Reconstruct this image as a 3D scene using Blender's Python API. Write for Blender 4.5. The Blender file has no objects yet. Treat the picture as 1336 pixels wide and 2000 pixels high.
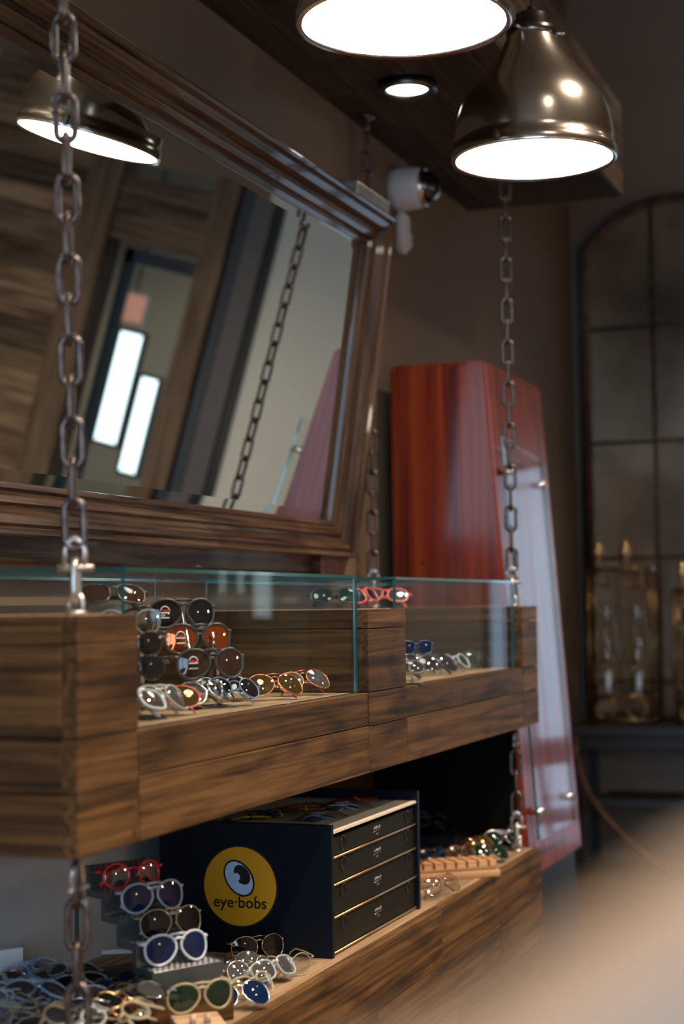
import bpy, bmesh, math, random
from math import sin, cos, tan, pi, radians, sqrt, atan2
from mathutils import Vector, Matrix
random.seed(7)
SC = bpy.context.scene
COL = SC.collection
# ------------------------------------------------------------------ camera
HC = 1.5
FPX = 3321.4
TH, PH, RO = .3483, .0549, .0136
fw = Vector((-sin(TH)*cos(PH), cos(TH)*cos(PH), sin(PH)))
rt0 = Vector((cos(TH), sin(TH), 0)); up0 = rt0.cross(fw)
RT = rt0*cos(RO) - up0*sin(RO); UP = rt0*sin(RO) + up0*cos(RO)
CAM = Vector((0, 0, HC))
cd = bpy.data.cameras.new('camera'); co = bpy.data.objects.new('camera', cd); COL.objects.link(co)
m = Matrix((RT, UP, -fw)).transposed().to_4x4(); m.translation = CAM
co.matrix_world = m
cd.sensor_fit = 'VERTICAL'; cd.sensor_height = 36; cd.lens = FPX/2000*36
cd.clip_start = .05; cd.clip_end = 60
cd.dof.use_dof = True; cd.dof.focus_distance = 4.3; cd.dof.aperture_fstop = 1.9
SC.camera = co
SC.cycles.use_denoising = True
SC.cycles.max_bounces = 10; SC.cycles.transparent_max_bounces = 24
SC.cycles.sample_clamp_indirect = 6
SC.cycles.caustics_reflective = False; SC.cycles.caustics_refractive = False
vs = SC.view_settings
vs.view_transform = 'Standard'; vs.look = 'None'; vs.gamma = 1; vs.use_curve_mapping = False
vs.exposure = 0.1
# ------------------------------------------------------------------ world
W = bpy.data.worlds.new('world'); SC.world = W; W.use_nodes = True
W.node_tree.nodes['Background'].inputs[0].default_value = (.55, .75, 1, 1)
W.node_tree.nodes['Background'].inputs[1].default_value = .35
# light tuning
L_PEND = 14.0; L_DOWN = 16.0; L_WIN_FAR = 1.9; L_WIN_BACK = 7.5; L_ROOM = 360.0; L_GLOBE = 42.0
WARM = (1, .78, .56); COOL = (.52, .74, 1.0); NEUT = (1, .93, .86)

def ray(px, py):
    return (fw + RT*((px-668)/FPX) - UP*((py-1000)/FPX))
def at(px, py, ax, v):
    """world point seen at a pixel of the photo on the plane axis=v"""
    d = ray(px, py); t = (v - CAM[ax])/d[ax]
    return CAM + d*t
# ------------------------------------------------------------------ materials
def mat(name, color=(.5,.5,.5), rough=.5, metal=0, emit=None, es=0, spec=.5, coat=0, trans=0, ior=1.45, alpha=1):
    m = bpy.data.materials.new(name); m.use_nodes = True
    b = m.node_tree.nodes['Principled BSDF']
    b.inputs['Base Color'].default_value = (*color, 1)
    b.inputs['Roughness'].default_value = rough; b.inputs['Metallic'].default_value = metal
    b.inputs['Specular IOR Level'].default_value = spec; b.inputs['Coat Weight'].default_value = coat
    b.inputs['Transmission Weight'].default_value = trans; b.inputs['IOR'].default_value = ior
    b.inputs['Alpha'].default_value = alpha
    if emit: b.inputs['Emission Color'].default_value = (*emit, 1); b.inputs['Emission Strength'].default_value = es
    return m
def N(m, t, **kw):
    n = m.node_tree.nodes.new(t)
    for k, v in kw.items(): setattr(n, k, v)
    return n
def noisy(m, c1, c2, scale=8, rough=None, bump=0, detail=4, stretch=(1,1,1)):
    """object-space mottling between two colours"""
    nt = m.node_tree; b = nt.nodes['Principled BSDF']
    tc = N(m,'ShaderNodeTexCoord'); mp = N(m,'ShaderNodeMapping'); mp.inputs['Scale'].default_value = stretch
    no = N(m,'ShaderNodeTexNoise'); no.inputs['Scale'].default_value = scale; no.inputs['Detail'].default_value = detail
    mx = N(m,'ShaderNodeMix', data_type='RGBA'); mx.inputs[6].default_value = (*c1,1); mx.inputs[7].default_value = (*c2,1)
    cr = N(m,'ShaderNodeMapRange'); cr.inputs[1].default_value=.35; cr.inputs[2].default_value=.65
    L = nt.links.new
    L(tc.outputs['Object'], mp.inputs[0]); L(mp.outputs[0], no.inputs['Vector']); L(no.outputs[0], cr.inputs[0]); L(cr.outputs[0], mx.inputs[0]); L(mx.outputs[2], b.inputs['Base Color'])
    if bump:
        bu = N(m,'ShaderNodeBump'); bu.inputs['Strength'].default_value = bump; bu.inputs['Distance'].default_value = .01
        L(no.outputs[0], bu.inputs['Height']); L(bu.outputs[0], b.inputs['Normal'])
    return m
def wood(name, dark, mid, light, rough=.55, stain=.5, scale=1., bump=.25, coat=0, vary=.35):
    """grain runs along the local X of each plank; every plank object gets its own offset and tone"""
    m = mat(name, mid, rough, coat=coat, spec=.25); nt = m.node_tree; L = nt.links.new; b = nt.nodes['Principled BSDF']
    tc = N(m,'ShaderNodeTexCoord'); oi = N(m,'ShaderNodeObjectInfo')
    off = N(m,'ShaderNodeVectorMath', operation='SCALE'); cmb = N(m,'ShaderNodeCombineXYZ')
    for i in range(3): L(oi.outputs['Random'], cmb.inputs[i])
    L(cmb.outputs[0], off.inputs[0]); off.inputs['Scale'].default_value = 37.
    add = N(m,'ShaderNodeVectorMath', operation='ADD'); L(tc.outputs['Object'], add.inputs[0]); L(off.outputs[0], add.inputs[1])
    mp = N(m,'ShaderNodeMapping'); mp.inputs['Scale'].default_value = (1.6*scale, 55*scale, 55*scale); L(add.outputs[0], mp.inputs[0])
    g = N(m,'ShaderNodeTexNoise'); g.inputs['Scale'].default_value=1.; g.inputs['Detail'].default_value=7; g.inputs['Roughness'].default_value=.62; g.inputs['Distortion'].default_value=.6
    L(mp.outputs[0], g.inputs['Vector'])
    mp2 = N(m,'ShaderNodeMapping'); mp2.inputs['Scale'].default_value = (2.6*scale, 9*scale, 9*scale); L(add.outputs[0], mp2.inputs[0])
    s = N(m,'ShaderNodeTexNoise'); s.inputs['Scale'].default_value=1.; s.inputs['Detail'].default_value=5; s.inputs['Distortion'].default_value=.8
    L(mp2.outputs[0], s.inputs['Vector'])
    cr = N(m,'ShaderNodeValToRGB'); e = cr.color_ramp.elements
    e[0].position=.36; e[0].color=(*dark,1); e[1].position=.63; e[1].color=(*light,1); x = e.new(.48); x.color=(*mid,1)
    L(g.outputs[0], cr.inputs[0])
    # stains
    sr = N(m,'ShaderNodeMapRange'); sr.inputs[1].default_value=.5; sr.inputs[2].default_value=.72; sr.inputs[4].default_value=stain; L(s.outputs[0], sr.inputs[0])
    mx = N(m,'ShaderNodeMix', data_type='RGBA', blend_type='MULTIPLY'); L(sr.outputs[0], mx.inputs[0]); L(cr.outputs[0], mx.inputs[6]); mx.inputs[7].default_value=(.22,.17,.13,1)
    # tone per plank
    tr = N(m,'ShaderNodeMapRange'); tr.inputs[3].default_value = 1-vary; tr.inputs[4].default_value = 1+vary; L(oi.outputs['Random'], tr.inputs[0])
    hs = N(m,'ShaderNodeHueSaturation'); L(tr.outputs[0], hs.inputs['Value']); L(mx.outputs[2], hs.inputs['Color'])
    hs.inputs['Saturation'].default_value = 1.
    # knots / nail holes
    vo = N(m,'ShaderNodeTexVoronoi'); vo.inputs['Scale'].default_value = 5.; L(add.outputs[0], vo.inputs['Vector'])
    kr = N(m,'ShaderNodeMapRange'); kr.inputs[1].default_value=.02; kr.inputs[2].default_value=.05; L(vo.outputs['Distance'], kr.inputs[0])
    mk = N(m,'ShaderNodeMix', data_type='RGBA'); L(kr.outputs[0], mk.inputs[0]); mk.inputs[6].default_value=(dark[0]*.2,dark[1]*.2,dark[2]*.2,1); L(hs.outputs[0], mk.inputs[7])
    L(mk.outputs[2], b.inputs['Base Color'])
    bu = N(m,'ShaderNodeBump'); bu.inputs['Strength'].default_value=bump; bu.inputs['Distance'].default_value=.004; L(g.outputs[0], bu.inputs['Height']); L(bu.outputs[0], b.inputs['Normal'])
    return m
def clearglass(name, tint=(.93,.97,.96), refl=1.):
    m = bpy.data.materials.new(name); m.use_nodes = True; nt = m.node_tree; nt.nodes.clear(); L = nt.links.new
    o = N(m,'ShaderNodeOutputMaterial'); t = N(m,'ShaderNodeBsdfTransparent'); t.inputs[0].default_value=(*tint,1)
    g = N(m,'ShaderNodeBsdfGlossy'); g.inputs['Roughness'].default_value=.01
    lw = N(m,'ShaderNodeLayerWeight'); lw.inputs['Blend'].default_value=.5
    pw = N(m,'ShaderNodeMath', operation='POWER'); pw.inputs[1].default_value = 5.; L(lw.outputs['Facing'], pw.inputs[0])
    mu = N(m,'ShaderNodeMath', operation='MULTIPLY_ADD'); mu.inputs[1].default_value = .9*refl; mu.inputs[2].default_value = .05*refl; mu.use_clamp = True
    mx = N(m,'ShaderNodeMixShader'); L(pw.outputs[0], mu.inputs[0]); L(mu.outputs[0], mx.inputs[0]); L(t.outputs[0], mx.inputs[1]); L(g.outputs[0], mx.inputs[2]); L(mx.outputs[0], o.inputs[0])
    return m
def emis(name, c, s):
    m = mat(name, (.02,.02,.02), .6, emit=c, es=s); return m
M = {}
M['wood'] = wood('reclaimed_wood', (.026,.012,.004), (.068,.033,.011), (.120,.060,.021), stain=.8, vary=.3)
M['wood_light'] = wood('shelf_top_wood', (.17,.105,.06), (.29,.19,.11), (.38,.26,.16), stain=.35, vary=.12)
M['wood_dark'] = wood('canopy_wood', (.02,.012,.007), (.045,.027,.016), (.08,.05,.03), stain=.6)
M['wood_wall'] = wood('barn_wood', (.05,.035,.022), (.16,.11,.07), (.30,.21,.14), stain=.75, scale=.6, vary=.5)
M['wood_post'] = wood('post_wood', (.07,.048,.03), (.14,.1,.065), (.2,.145,.1), stain=.4)
M['frame'] = wood('mirror_frame_wood', (.016,.008,.004), (.055,.028,.015), (.12,.068,.04), rough=.3, stain=.5, coat=.35, bump=.3, vary=.1)
M['red'] = wood('mahogany_veneer', (.075,.008,.002), (.17,.021,.006), (.26,.045,.012), rough=.35, stain=.25, scale=.3, bump=.0, coat=.25, vary=.05)
M['pegwood'] = wood('pale_beech', (.40,.25,.15), (.55,.37,.23), (.65,.46,.3), stain=.1)
M['traywood'] = wood('oiled_oak', (.22,.11,.05), (.36,.19,.085), (.5,.29,.15), stain=.3)
M['wall'] = noisy(mat('taupe_paint', rough=.6), (.175,.122,.082), (.195,.138,.094), 1.5)
M['wall_lt'] = noisy(mat('pale_grey_paint', rough=.55), (.66,.70,.63), (.70,.73,.67), 1.5)
M['wall_rm'] = noisy(mat('warm_beige_paint', rough=.6), (.20,.155,.115), (.23,.175,.13), 1.5)
M['ceil'] = mat('dark_ceiling', (.24,.19,.14), .9)
M['floor'] = wood('floor_wood', (.03,.02,.014), (.07,.045,.03), (.11,.075,.05), rough=.3)
M['chain'] = noisy(mat('dark_iron', rough=.33, metal=.85), (.07,.055,.05), (.14,.11,.098), 60)
M['chrome'] = mat('chrome', (.75,.75,.76), .12, 1)
M['steel'] = noisy(mat('galvanised_steel', rough=.35, metal=.9), (.42,.40,.37), (.6,.58,.54), 40)
M['nickel'] = noisy(mat('brushed_nickel', rough=.2, metal=1), (.60,.555,.50), (.68,.635,.575), 4)
M['nickel_dk'] = mat('dark_nickel', (.16,.15,.14), .25, 1)
M['black'] = mat('black_plastic', (.008,.008,.009), .35)
M['cord'] = mat('cord_rubber', (.02,.018,.016), .6)
M['diff'] = emis('lamp_diffuser', NEUT, L_PEND)
M['down'] = emis('downlight_lens', NEUT, 6)
M['white'] = mat('white_plastic', (.62,.60,.60), .35)
M['dome'] = mat('smoked_dome', (.004,.004,.006), .04, coat=1)
M['mirror'] = mat('mirror_silver', (.80,.82,.79), .008, 1)
M['oldmirror'] = noisy(mat('aged_mirror', rough=.16, metal=.9), (.40,.33,.24), (.55,.47,.36), 5)
M['glass'] = clearglass('case_glass',(.97,.99,.985),.28)
M['glassedge'] = mat('glass_edge_teal', (.012,.10,.10), .12, trans=.35, coat=.5)
M['navy'] = noisy(mat('navy_laminate', rough=.32), (.0025,.0055,.011), (.003,.0065,.013), 5)
M['navy'].node_tree.nodes['Principled BSDF'].inputs['Specular IOR Level'].default_value=.2
M['drawer'] = noisy(mat('black_drawer', rough=.55, spec=.2), (.009,.008,.0055), (.013,.011,.008), 12, bump=.05)
M['gold'] = mat('brass_trim', (.62,.42,.20), .3, .9)
M['yellow'] = mat('yellow_print', (.60,.30,.006), .4)
M['blk_ink'] = mat('black_ink', (.006,.004,.003), .45)
M['eyewhite'] = mat('pale_blue_print', (.42,.60,.88), .4)
M['red'].node_tree.nodes['Principled BSDF'].inputs['Coat Roughness'].default_value=.14; M['red'].node_tree.nodes['Principled BSDF'].inputs['Specular IOR Level'].default_value=.25
M['ply'] = wood('pale_plywood', (.58,.50,.38), (.68,.60,.48), (.74,.67,.55), stain=.15, bump=.05, vary=.02)
M['greyac'] = mat('grey_acrylic', (.045,.052,.052), .18, coat=.4)
M['tread'] = None
M['panel_lit'] = noisy(mat('lit_backboard', rough=.6), (.44,.46,.48), (.48,.50,.52), 2)
M['bronze'] = noisy(mat('aged_brass', rough=.3, metal=.9), (.12,.075,.035), (.26,.17,.08), 30)
M['rust'] = noisy(mat('rusted_iron', rough=.5, metal=.4), (.05,.022,.012), (.13,.055,.03), 14)
M['gunmetal'] = mat('gunmetal', (.04,.043,.048), .45, .6)
M['tan'] = noisy(mat('tan_leather', rough=.45), (.20,.15,.115), (.22,.17,.13), 6)
M['blue_trim'] = mat('slate_blue_trim', (.025,.04,.055), .4)
M['greytrim'] = mat('grey_trim', (.11,.105,.11), .5)
M['winglow'] = emis('daylight_glass', COOL, L_WIN_FAR)
M['winback'] = emis('storefront_glass', COOL, L_WIN_BACK)
M['strip'] = emis('daylight_strip', (.75,.93,1), 3)
M['sign'] = emis('lit_sign', (.9,.42,.33), .5)
M['hurr'] = clearglass('hurricane_glass', (.9,.9,.88))
M['bag'] = clearglass('clear_bag', (.9,.92,.95), 2.2)
M['yarn_red'] = mat('red_cord', (.45,.03,.02), .6)
M['yarn_yel'] = mat('yellow_cord', (.55,.36,.03), .6)
M['paper'] = mat('white_card', (.65,.66,.68), .6)
def stripes():
    m = mat('striped_tread', (.3,.3,.3), .35); nt = m.node_tree; L = nt.links.new
    tc = N(m,'ShaderNodeTexCoord'); w = N(m,'ShaderNodeTexWave'); w.inputs['Scale'].default_value=26; w.inputs['Distortion'].default_value=0
    mp = N(m,'ShaderNodeMapping'); mp.inputs['Rotation'].default_value=(0,0,.6)
    cr = N(m,'ShaderNodeValToRGB'); cr.color_ramp.elements[0].position=.45; cr.color_ramp.elements[0].color=(.10,.10,.105,1); cr.color_ramp.elements[1].position=.55; cr.color_ramp.elements[1].color=(.36,.36,.38,1)
    L(tc.outputs['Object'], mp.inputs[0]); L(mp.outputs[0], w.inputs[0]); L(w.outputs[0], cr.inputs[0]); L(cr.outputs[0], nt.nodes['Principled BSDF'].inputs['Base Color'])
    return m
M['tread'] = stripes()
# ------------------------------------------------------------------ mesh builder
class MB:
    def __init__(s): s.v=[]; s.f=[]; s.mi=[]; s.mats=[]; s.sm=[]
    def mid(s, m):
        if m not in s.mats: s.mats.append(m)
        return s.mats.index(m)
    def add(s, vs, fs, m, smooth=False):
        o=len(s.v); k=s.mid(m); s.v += [tuple(v) for v in vs]
        for f in fs: s.f.append([i+o for i in f]); s.mi.append(k); s.sm.append(smooth)
        return s
    def box(s, lo, hi, m, bev=0):
        x0,y0,z0=lo; x1,y1,z1=hi
        if bev<=0:
            v=[(x,y,z) for z in (z0,z1) for y in (y0,y1) for x in (x0,x1)]
            s.add(v,[(0,2,3,1),(4,5,7,6),(0,1,5,4),(1,3,7,5),(3,2,6,7),(2,0,4,6)],m); return s
        bm=bmesh.new(); bmesh.ops.create_cube(bm,size=1)
        for v in bm.verts: v.co=Vector((x0+(v.co.x+.5)*(x1-x0), y0+(v.co.y+.5)*(y1-y0), z0+(v.co.z+.5)*(z1-z0)))
        bmesh.ops.bevel(bm,geom=bm.edges[:],offset=bev,segments=1,affect='EDGES')
        bm.verts.ensure_lookup_table(); s.add([v.co for v in bm.verts],[[v.index for v in f.verts] for f in bm.faces],m); bm.free(); return s
    def tube(s, pts, r, m, n=8, closed=False, flat=1., cap=True, up=None):
        P=[Vector(p) for p in pts]; K=len(P); rs=r if isinstance(r,(list,tuple)) else [r]*K
        vs=[]; prev=None
        for i,p in enumerate(P):
            a=P[i-1] if (i>0 or closed) else P[i]; b=P[(i+1)%K] if (i<K-1 or closed) else P[i]
            t=(b-a).normalized() if (b-a).length>1e-9 else Vector((0,0,1))
            if up is not None: u=Vector(up)
            elif prev is None: u=Vector((0,0,1)) if abs(t.z)<.9 else Vector((1,0,0))
            else: u=prev
            u=(u-t*u.dot(t)); u=u.normalized() if u.length>1e-6 else t.orthogonal().normalized(); w=t.cross(u); prev=u
            for k in range(n):
                an=2*pi*k/n; vs.append(p+u*(cos(an)*rs[i]*flat)+w*(sin(an)*rs[i]))
        fs=[]
        for i in range(K if closed else K-1):
            j=(i+1)%K
            for k in range(n): k2=(k+1)%n; fs.append((i*n+k,i*n+k2,j*n+k2,j*n+k))
        if cap and not closed: fs.append(tuple(range(n))[::-1]); fs.append(tuple((K-1)*n+k for k in range(n)))
        s.add(vs,fs,m,True); return s
    def lathe(s, prof, m, n=32, c=(0,0,0), M4=None, smooth=True):
        vs=[]; c=Vector(c)
        for r,z in prof:
            for k in range(n):
                a=2*pi*k/n; v=Vector((r*cos(a),r*sin(a),z)); v=(M4@v if M4 else v); vs.append(v+c)
        fs=[]
        for i in range(len(prof)-1):
            for k in range(n): k2=(k+1)%n; fs.append((i*n+k,i*n+k2,(i+1)*n+k2,(i+1)*n+k))
        if prof[0][0]>1e-4 : pass
        s.add(vs,fs,m,smooth); return s
    def disc(s, c, r, m, n=32, M4=None, flip=False):
        c=Vector(c); vs=[]
        for k in range(n):
            a=2*pi*k/n; v=Vector((r*cos(a),r*sin(a),0)); v=(M4@v if M4 else v); vs.append(v+c)
        f=tuple(range(n)); s.add(vs,[f[::-1] if flip else f],m); return s
    def prism(s, poly, a, b, m, axis=0):
        """poly in the other two axes (in order), extruded along axis a..b"""
        n=len(poly); vs=[]
        for t in (a,b):
            for p in poly:
                q=list(p); q.insert(axis,t); vs.append(tuple(q))
        fs=[tuple(range(n))[::-1],tuple(range(n,2*n))]+[(i,(i+1)%n,(i+1)%n+n,i+n) for i in range(n)]
        s.add(vs,fs,m); return s
    def mesh(s, name):
        me=bpy.data.meshes.new(name); me.from_pydata(s.v,[],s.f)
        for m_ in s.mats: me.materials.append(m_)
        me.polygons.foreach_set('material_index',s.mi); me.polygons.foreach_set('use_smooth',s.sm); me.update()
        bm=bmesh.new(); bm.from_mesh(me); bmesh.ops.recalc_face_normals(bm,faces=bm.faces[:]); bm.to_mesh(me); bm.free()
        return me
    def obj(s, name, parent=None, loc=(0,0,0), rot=(0,0,0)):
        o=bpy.data.objects.new(name,s.mesh(name)); COL.objects.link(o); o.location=loc; o.rotation_euler=rot
        if parent: o.parent=parent
        return o
def link(name, me, parent=None, loc=(0,0,0), rot=(0,0,0)):
    o=bpy.data.objects.new(name,me); COL.objects.link(o); o.location=loc; o.rotation_euler=rot
    if parent: o.parent=parent
    return o
def tag(o, label=None, cat=None, group=None, kind=None):
    if label: o['label']=label
    if cat: o['category']=cat
    if group: o['group']=group
    if kind: o['kind']=kind
    return o
def empty(name, loc=(0,0,0), label=None, cat=None, group=None, rz=0):
    o=bpy.data.objects.new(name,None); COL.objects.link(o); o.location=loc; o.rotation_euler=(0,0,rz); o.empty_display_size=.05
    return tag(o,label,cat,group)
def kids(o): return [c for c in bpy.data.objects if c.parent is o]
def copy_tree(o, parent=None, cache={}):
    c=o.copy(); COL.objects.link(c); c.parent=parent
    for ch in CH.get(o.name, kids(o)): copy_tree(ch,c)
    return c
CH={}
def plank(name, parent, lo, hi, m, along, bev=.0015):
    """a board whose local X runs along the given world axis"""
    lo=Vector(lo); hi=Vector(hi); c=(lo+hi)/2; d=hi-lo
    if along==0: dims=(d.x,d.y,d.z); rot=(0,0,0)
    elif along==1: dims=(d.y,d.x,d.z); rot=(0,0,pi/2)
    else: dims=(d.z,d.y,d.x); rot=(0,-pi/2,0)
    b=MB().box([-x/2 for x in dims],[x/2 for x in dims],m,bev)
    pl = parent.location if parent else Vector((0,0,0))
    return b.obj(name,parent,c-pl,rot)
def struct(name, mb, parent=None):
    o=mb.obj(name,parent); 
    if not parent: o['kind']='structure'
    return o
# ------------------------------------------------------------------ key sizes
XF=-1.4616; XB=-2.10; XW=-2.122
TN=HC-.010; TT=HC-.2275; TB=HC-.4367; TL=HC-.8873
Y0,Y1,Y2,Y3,Y4,Y5=2.650,2.885,4.203,4.525,5.863,6.089
ZC=HC+1.84; YC=7.6; XC=-1.388; YFAR=9.9; ZCEIL=5.1
XR=4.6; YBACK=-3.6
# ------------------------------------------------------------------ room shell
struct('floor', MB().box((XW-.1,YBACK-.1,-.1),(XR+.1,13.2,0),M['floor']))
struct('ceiling', MB().box((XW-.1,YBACK-.1,ZCEIL),(XR+.1,13.2,ZCEIL+.1),M['ceil']))
struct('wall_left', MB().box((XW-.1,YBACK-.1,0),(XW,YFAR+.1,ZCEIL),M['wall']))
w=MB()
w.box((XW,YFAR,0),(-.97,YFAR+.1,ZCEIL),M['wall'])
w.box((-.97,YFAR,0),(.34,YFAR+.1,.15),M['wall_lt']); w.box((-.97,YFAR,2.45),(-.28,YFAR+.1,ZCEIL),M['wall_lt'])
w.box((-.28,YFAR,.15),(.34,YFAR+.1,ZCEIL),M['wall_lt'])
w.box((.34,YFAR,3.5),(XR,YFAR+.1,ZCEIL),M['wall'])
w.box((1.75,YFAR,0),(XR,YFAR+.1,3.5),M['wall'])
struct('wall_far', w)
struct('wall_right', MB().box((XR,YBACK-.1,0),(XR+.1,13.2,ZCEIL),M['wall_rm']))
w=MB()
w.box((XW,YBACK-.1,0),(XR,YBACK,.5),M['wall_rm']); w.box((XW,YBACK-.1,3.3),(XR,YBACK,ZCEIL),M['wall_rm'])
w.box((XW,YBACK-.1,.5),(-1.2,YBACK,3.3),M['wall_rm']); w.box((3.2,YBACK-.1,.5),(XR,YBACK,3.3),M['wall_rm'])
struct('wall_back', w)
struct('wall_porch', MB().box((.2,13.1,0),(XR,13.2,ZCEIL),M['wall_lt']))
# far window: daylight beyond the arched mirror
w=empty('window_1',(-.625,YFAR,.15)); w['kind']='structure'
MB().box((-.345,.03,0),(.345,.05,2.3),M['winglow']).obj('window_pane',w)
f=MB()
for x in (-.345,-.02,.305): f.box((x,-.02,0),(x+.04,.06,2.3),M['blue_trim'])
for z in (0,2.26): f.box((-.345,-.025,z),(.345,.065,z+.04),M['blue_trim'])
f.obj('window_frame',w)
w=empty('window_2',(1,YBACK-.05,.5)); w['kind']='structure'
for i in range(4): MB().box((-2.2+i*1.1+.03,-.01,0.03),(-1.1+i*1.1-.03,.01,2.77),M['winback']).obj('window_pane',w)
f=MB()
for i in range(5): f.box((-2.2+i*1.1-.03,-.04,0),(-2.2+i*1.1+.03,.05,2.8),M['blue_trim'])
for z in (0,2.76): f.box((-2.2,-.041,z),(2.2,.051,z+.04),M['blue_trim'])
f.obj('window_frame',w)
# door bay seen in the big mirror
struct('trim_1', MB().box((.34,YFAR-.03,0),(.40,YFAR+.02,3.5),M['black']).box((.40,YFAR-.05,0),(.55,YFAR+.02,3.5),M['greytrim']).box((.55,YFAR-.06,0),(.62,YFAR+.02,3.5),M['blue_trim']))
o=empty('timber_door_surround',(1.1,YFAR,0),'rough timber surround around the doorway seen in the big leaning mirror','door surround')
plank('post',o,(.64,YFAR-.09,0),(.82,YFAR+.12,3.5),M['wood_post'],2); plank('post',o,(1.50,YFAR-.09,0),(1.74,YFAR+.12,3.5),M['wood_post'],2)
plank('lintel',o,(.82,YFAR-.06,2.98),(1.50,YFAR+.12,3.40),M['wood_wall'],0)
o=empty('shop_door',(1.16,YFAR+.2,0),'slate blue framed glass door with bright daylight strips, seen in the big mirror','door')
f=MB()
for a,b in ((-.34,-.27),(.27,.34)): f.box((a,0,0),(b,.06,2.96),M['blue_trim'])
f.box((-.34,0,2.86),(.34,.06,2.96),M['blue_trim']); f.box((-.34,0,0),(.34,.06,.2),M['blue_trim'])
f.obj('door_frame',o,(0,0,0)); MB().box((-.27,.02,.2),(.27,.03,2.86),M['glass']).obj('door_pane',o)
for i,(x0,x1,z0,z1) in enumerate(((2.02,2.20,1.6,2.45),(1.80,1.93,1.42,2.15))):
    tag(MB().box((x0,11.6,z0),(x1,11.63,z1),M['strip']).box((x0-.03,11.61,z0-.03),(x1+.03,11.66,z1+.03),M['blue_trim']).obj('sidelight_window'),
        ['taller bright daylight strip beyond the blue door in the mirror','shorter bright daylight strip nearer the door post in the mirror'][i],'window')
tag(MB().box((1.86,11.2,2.52),(2.08,11.24,2.72),M['sign']).box((1.84,11.23,2.50),(2.10,11.27,2.74),M['paper']).tube([(1.97,11.25,2.74),(1.97,11.25,5.1)],.01,M['black']).obj('exit_sign'),'small pinkish lit sign hanging beyond the door in the mirror','sign')
struct('wall_porch_side', MB().box((XR-.4,YFAR+.1,0),(XR,13.2,ZCEIL),M['wall']))
# barn-board cladding on the far wall right of the door
o=empty('barn_board_cladding',(3.1,YFAR-.03,0),'rows of brown reclaimed boards cladding the far wall, seen in the mirror','wall cladding')
z=0; i=0
while z<4.6:
    h=random.uniform(.15,.21); x=1.75
    while x<XR:
        L_=random.uniform(.9,1.7) if x<3.4 else XR-x
        x1=min(XR,x+L_); plank('board',o,(x+.002,YFAR-.03-random.random()*.008,z+.003),(x1-.002,YFAR-.001,z+h-.003),M['wood_wall'],0,.001); x=x1
    z+=h
# ------------------------------------------------------------------ canopy above the display
cn=empty('timber_canopy',((XW+XC)/2,YC,ZC),'dark reclaimed-wood canopy box along the wall above the display','canopy')
nb=6; wd=(XC-XW)/nb
for i in range(nb):
    y=-1.5+random.uniform(0,.8); ys=[-1.5]
    while ys[-1]<YC-.5: ys.append(min(YC-.0,ys[-1]+random.uniform(1.1,2.4)))
    ys[-1]=YC
    for a,b in zip(ys,ys[1:]):
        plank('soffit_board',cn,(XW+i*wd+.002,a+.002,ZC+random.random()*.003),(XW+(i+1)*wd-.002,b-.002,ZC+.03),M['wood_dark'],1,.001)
for j in range(3):
    ys=[-1.5]
    while ys[-1]<YC-.5: ys.append(ys[-1]+random.uniform(1.2,2.2))
    ys[-1]=YC
    for a,b in zip(ys,ys[1:]):
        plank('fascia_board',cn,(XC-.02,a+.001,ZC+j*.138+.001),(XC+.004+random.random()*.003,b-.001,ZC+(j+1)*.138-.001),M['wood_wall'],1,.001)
plank('end_board',cn,(XW,YC,ZC),(XC,YC+.025,ZC+.414),M['wood_dark'],0)
plank('top_board',cn,(XW,-1.5,ZC+.395),(XC-.02,YC,ZC+.414),M['wood_dark'],1)
# recessed downlight
def downlight(loc, label, group=None, r=.075, power=L_DOWN, spot=True, parts=True):
    o=empty('recessed_downlight',loc,label,'ceiling light',group)
    MB().lathe([(r*1.0,-.002),(r*1.38,-.008),(r*1.42,.0),(r*1.42,.0265 if spot else .0035),(r,.0265 if spot else .0035)],M['nickel_dk'],28).obj('trim_ring',o)
    MB().lathe([(r,-.003),(r*.9,.012),(r*.86,.014),(r*.84,.026)],M['chrome'] if spot else M['black'],28).obj('reflector',o)
    MB().disc((0,0,.004),r*.98,M['down'],28,flip=True).obj('lens',o)
    if power:
        ld=bpy.data.lights.new('downlight_lamp','SPOT'); ld.energy=power; ld.color=NEUT if spot else (1,.80,.60); ld.spot_size=radians(110); ld.spot_blend=.8; ld.shadow_soft_size=r*.8
        lo=bpy.data.objects.new('downlight_lamp',ld); COL.objects.link(lo); lo.parent=o; lo.location=(0,0,-.012)
    return o
p=at(795,162,2,ZC)
downlight((p.x,p.y,ZC-.027),'round recessed downlight in the canopy between the chain and the near pendant')
downlight((p.x,p.y-2.1,ZC-.027),'recessed downlight in the canopy above the near end, out of view')
downlight((1.9,11.0,ZCEIL-.004),'added ceiling downlight brightening the porch beyond the blue door',None,.07,300,False)  # lamp added to brighten the porch
# room ceiling lamps
i=0
for y in (-2.2,.2,2.6,5.0,7.4):
    for x in (.6,2.0,3.4):
        i+=1
        downlight((x,y,ZCEIL-.004),'small round ceiling downlight over the shop floor','downlights over the shop floor',.07,L_ROOM*(2.2 if x<1 else 1.)*(.55 if y>7 else 1),False)
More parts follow.
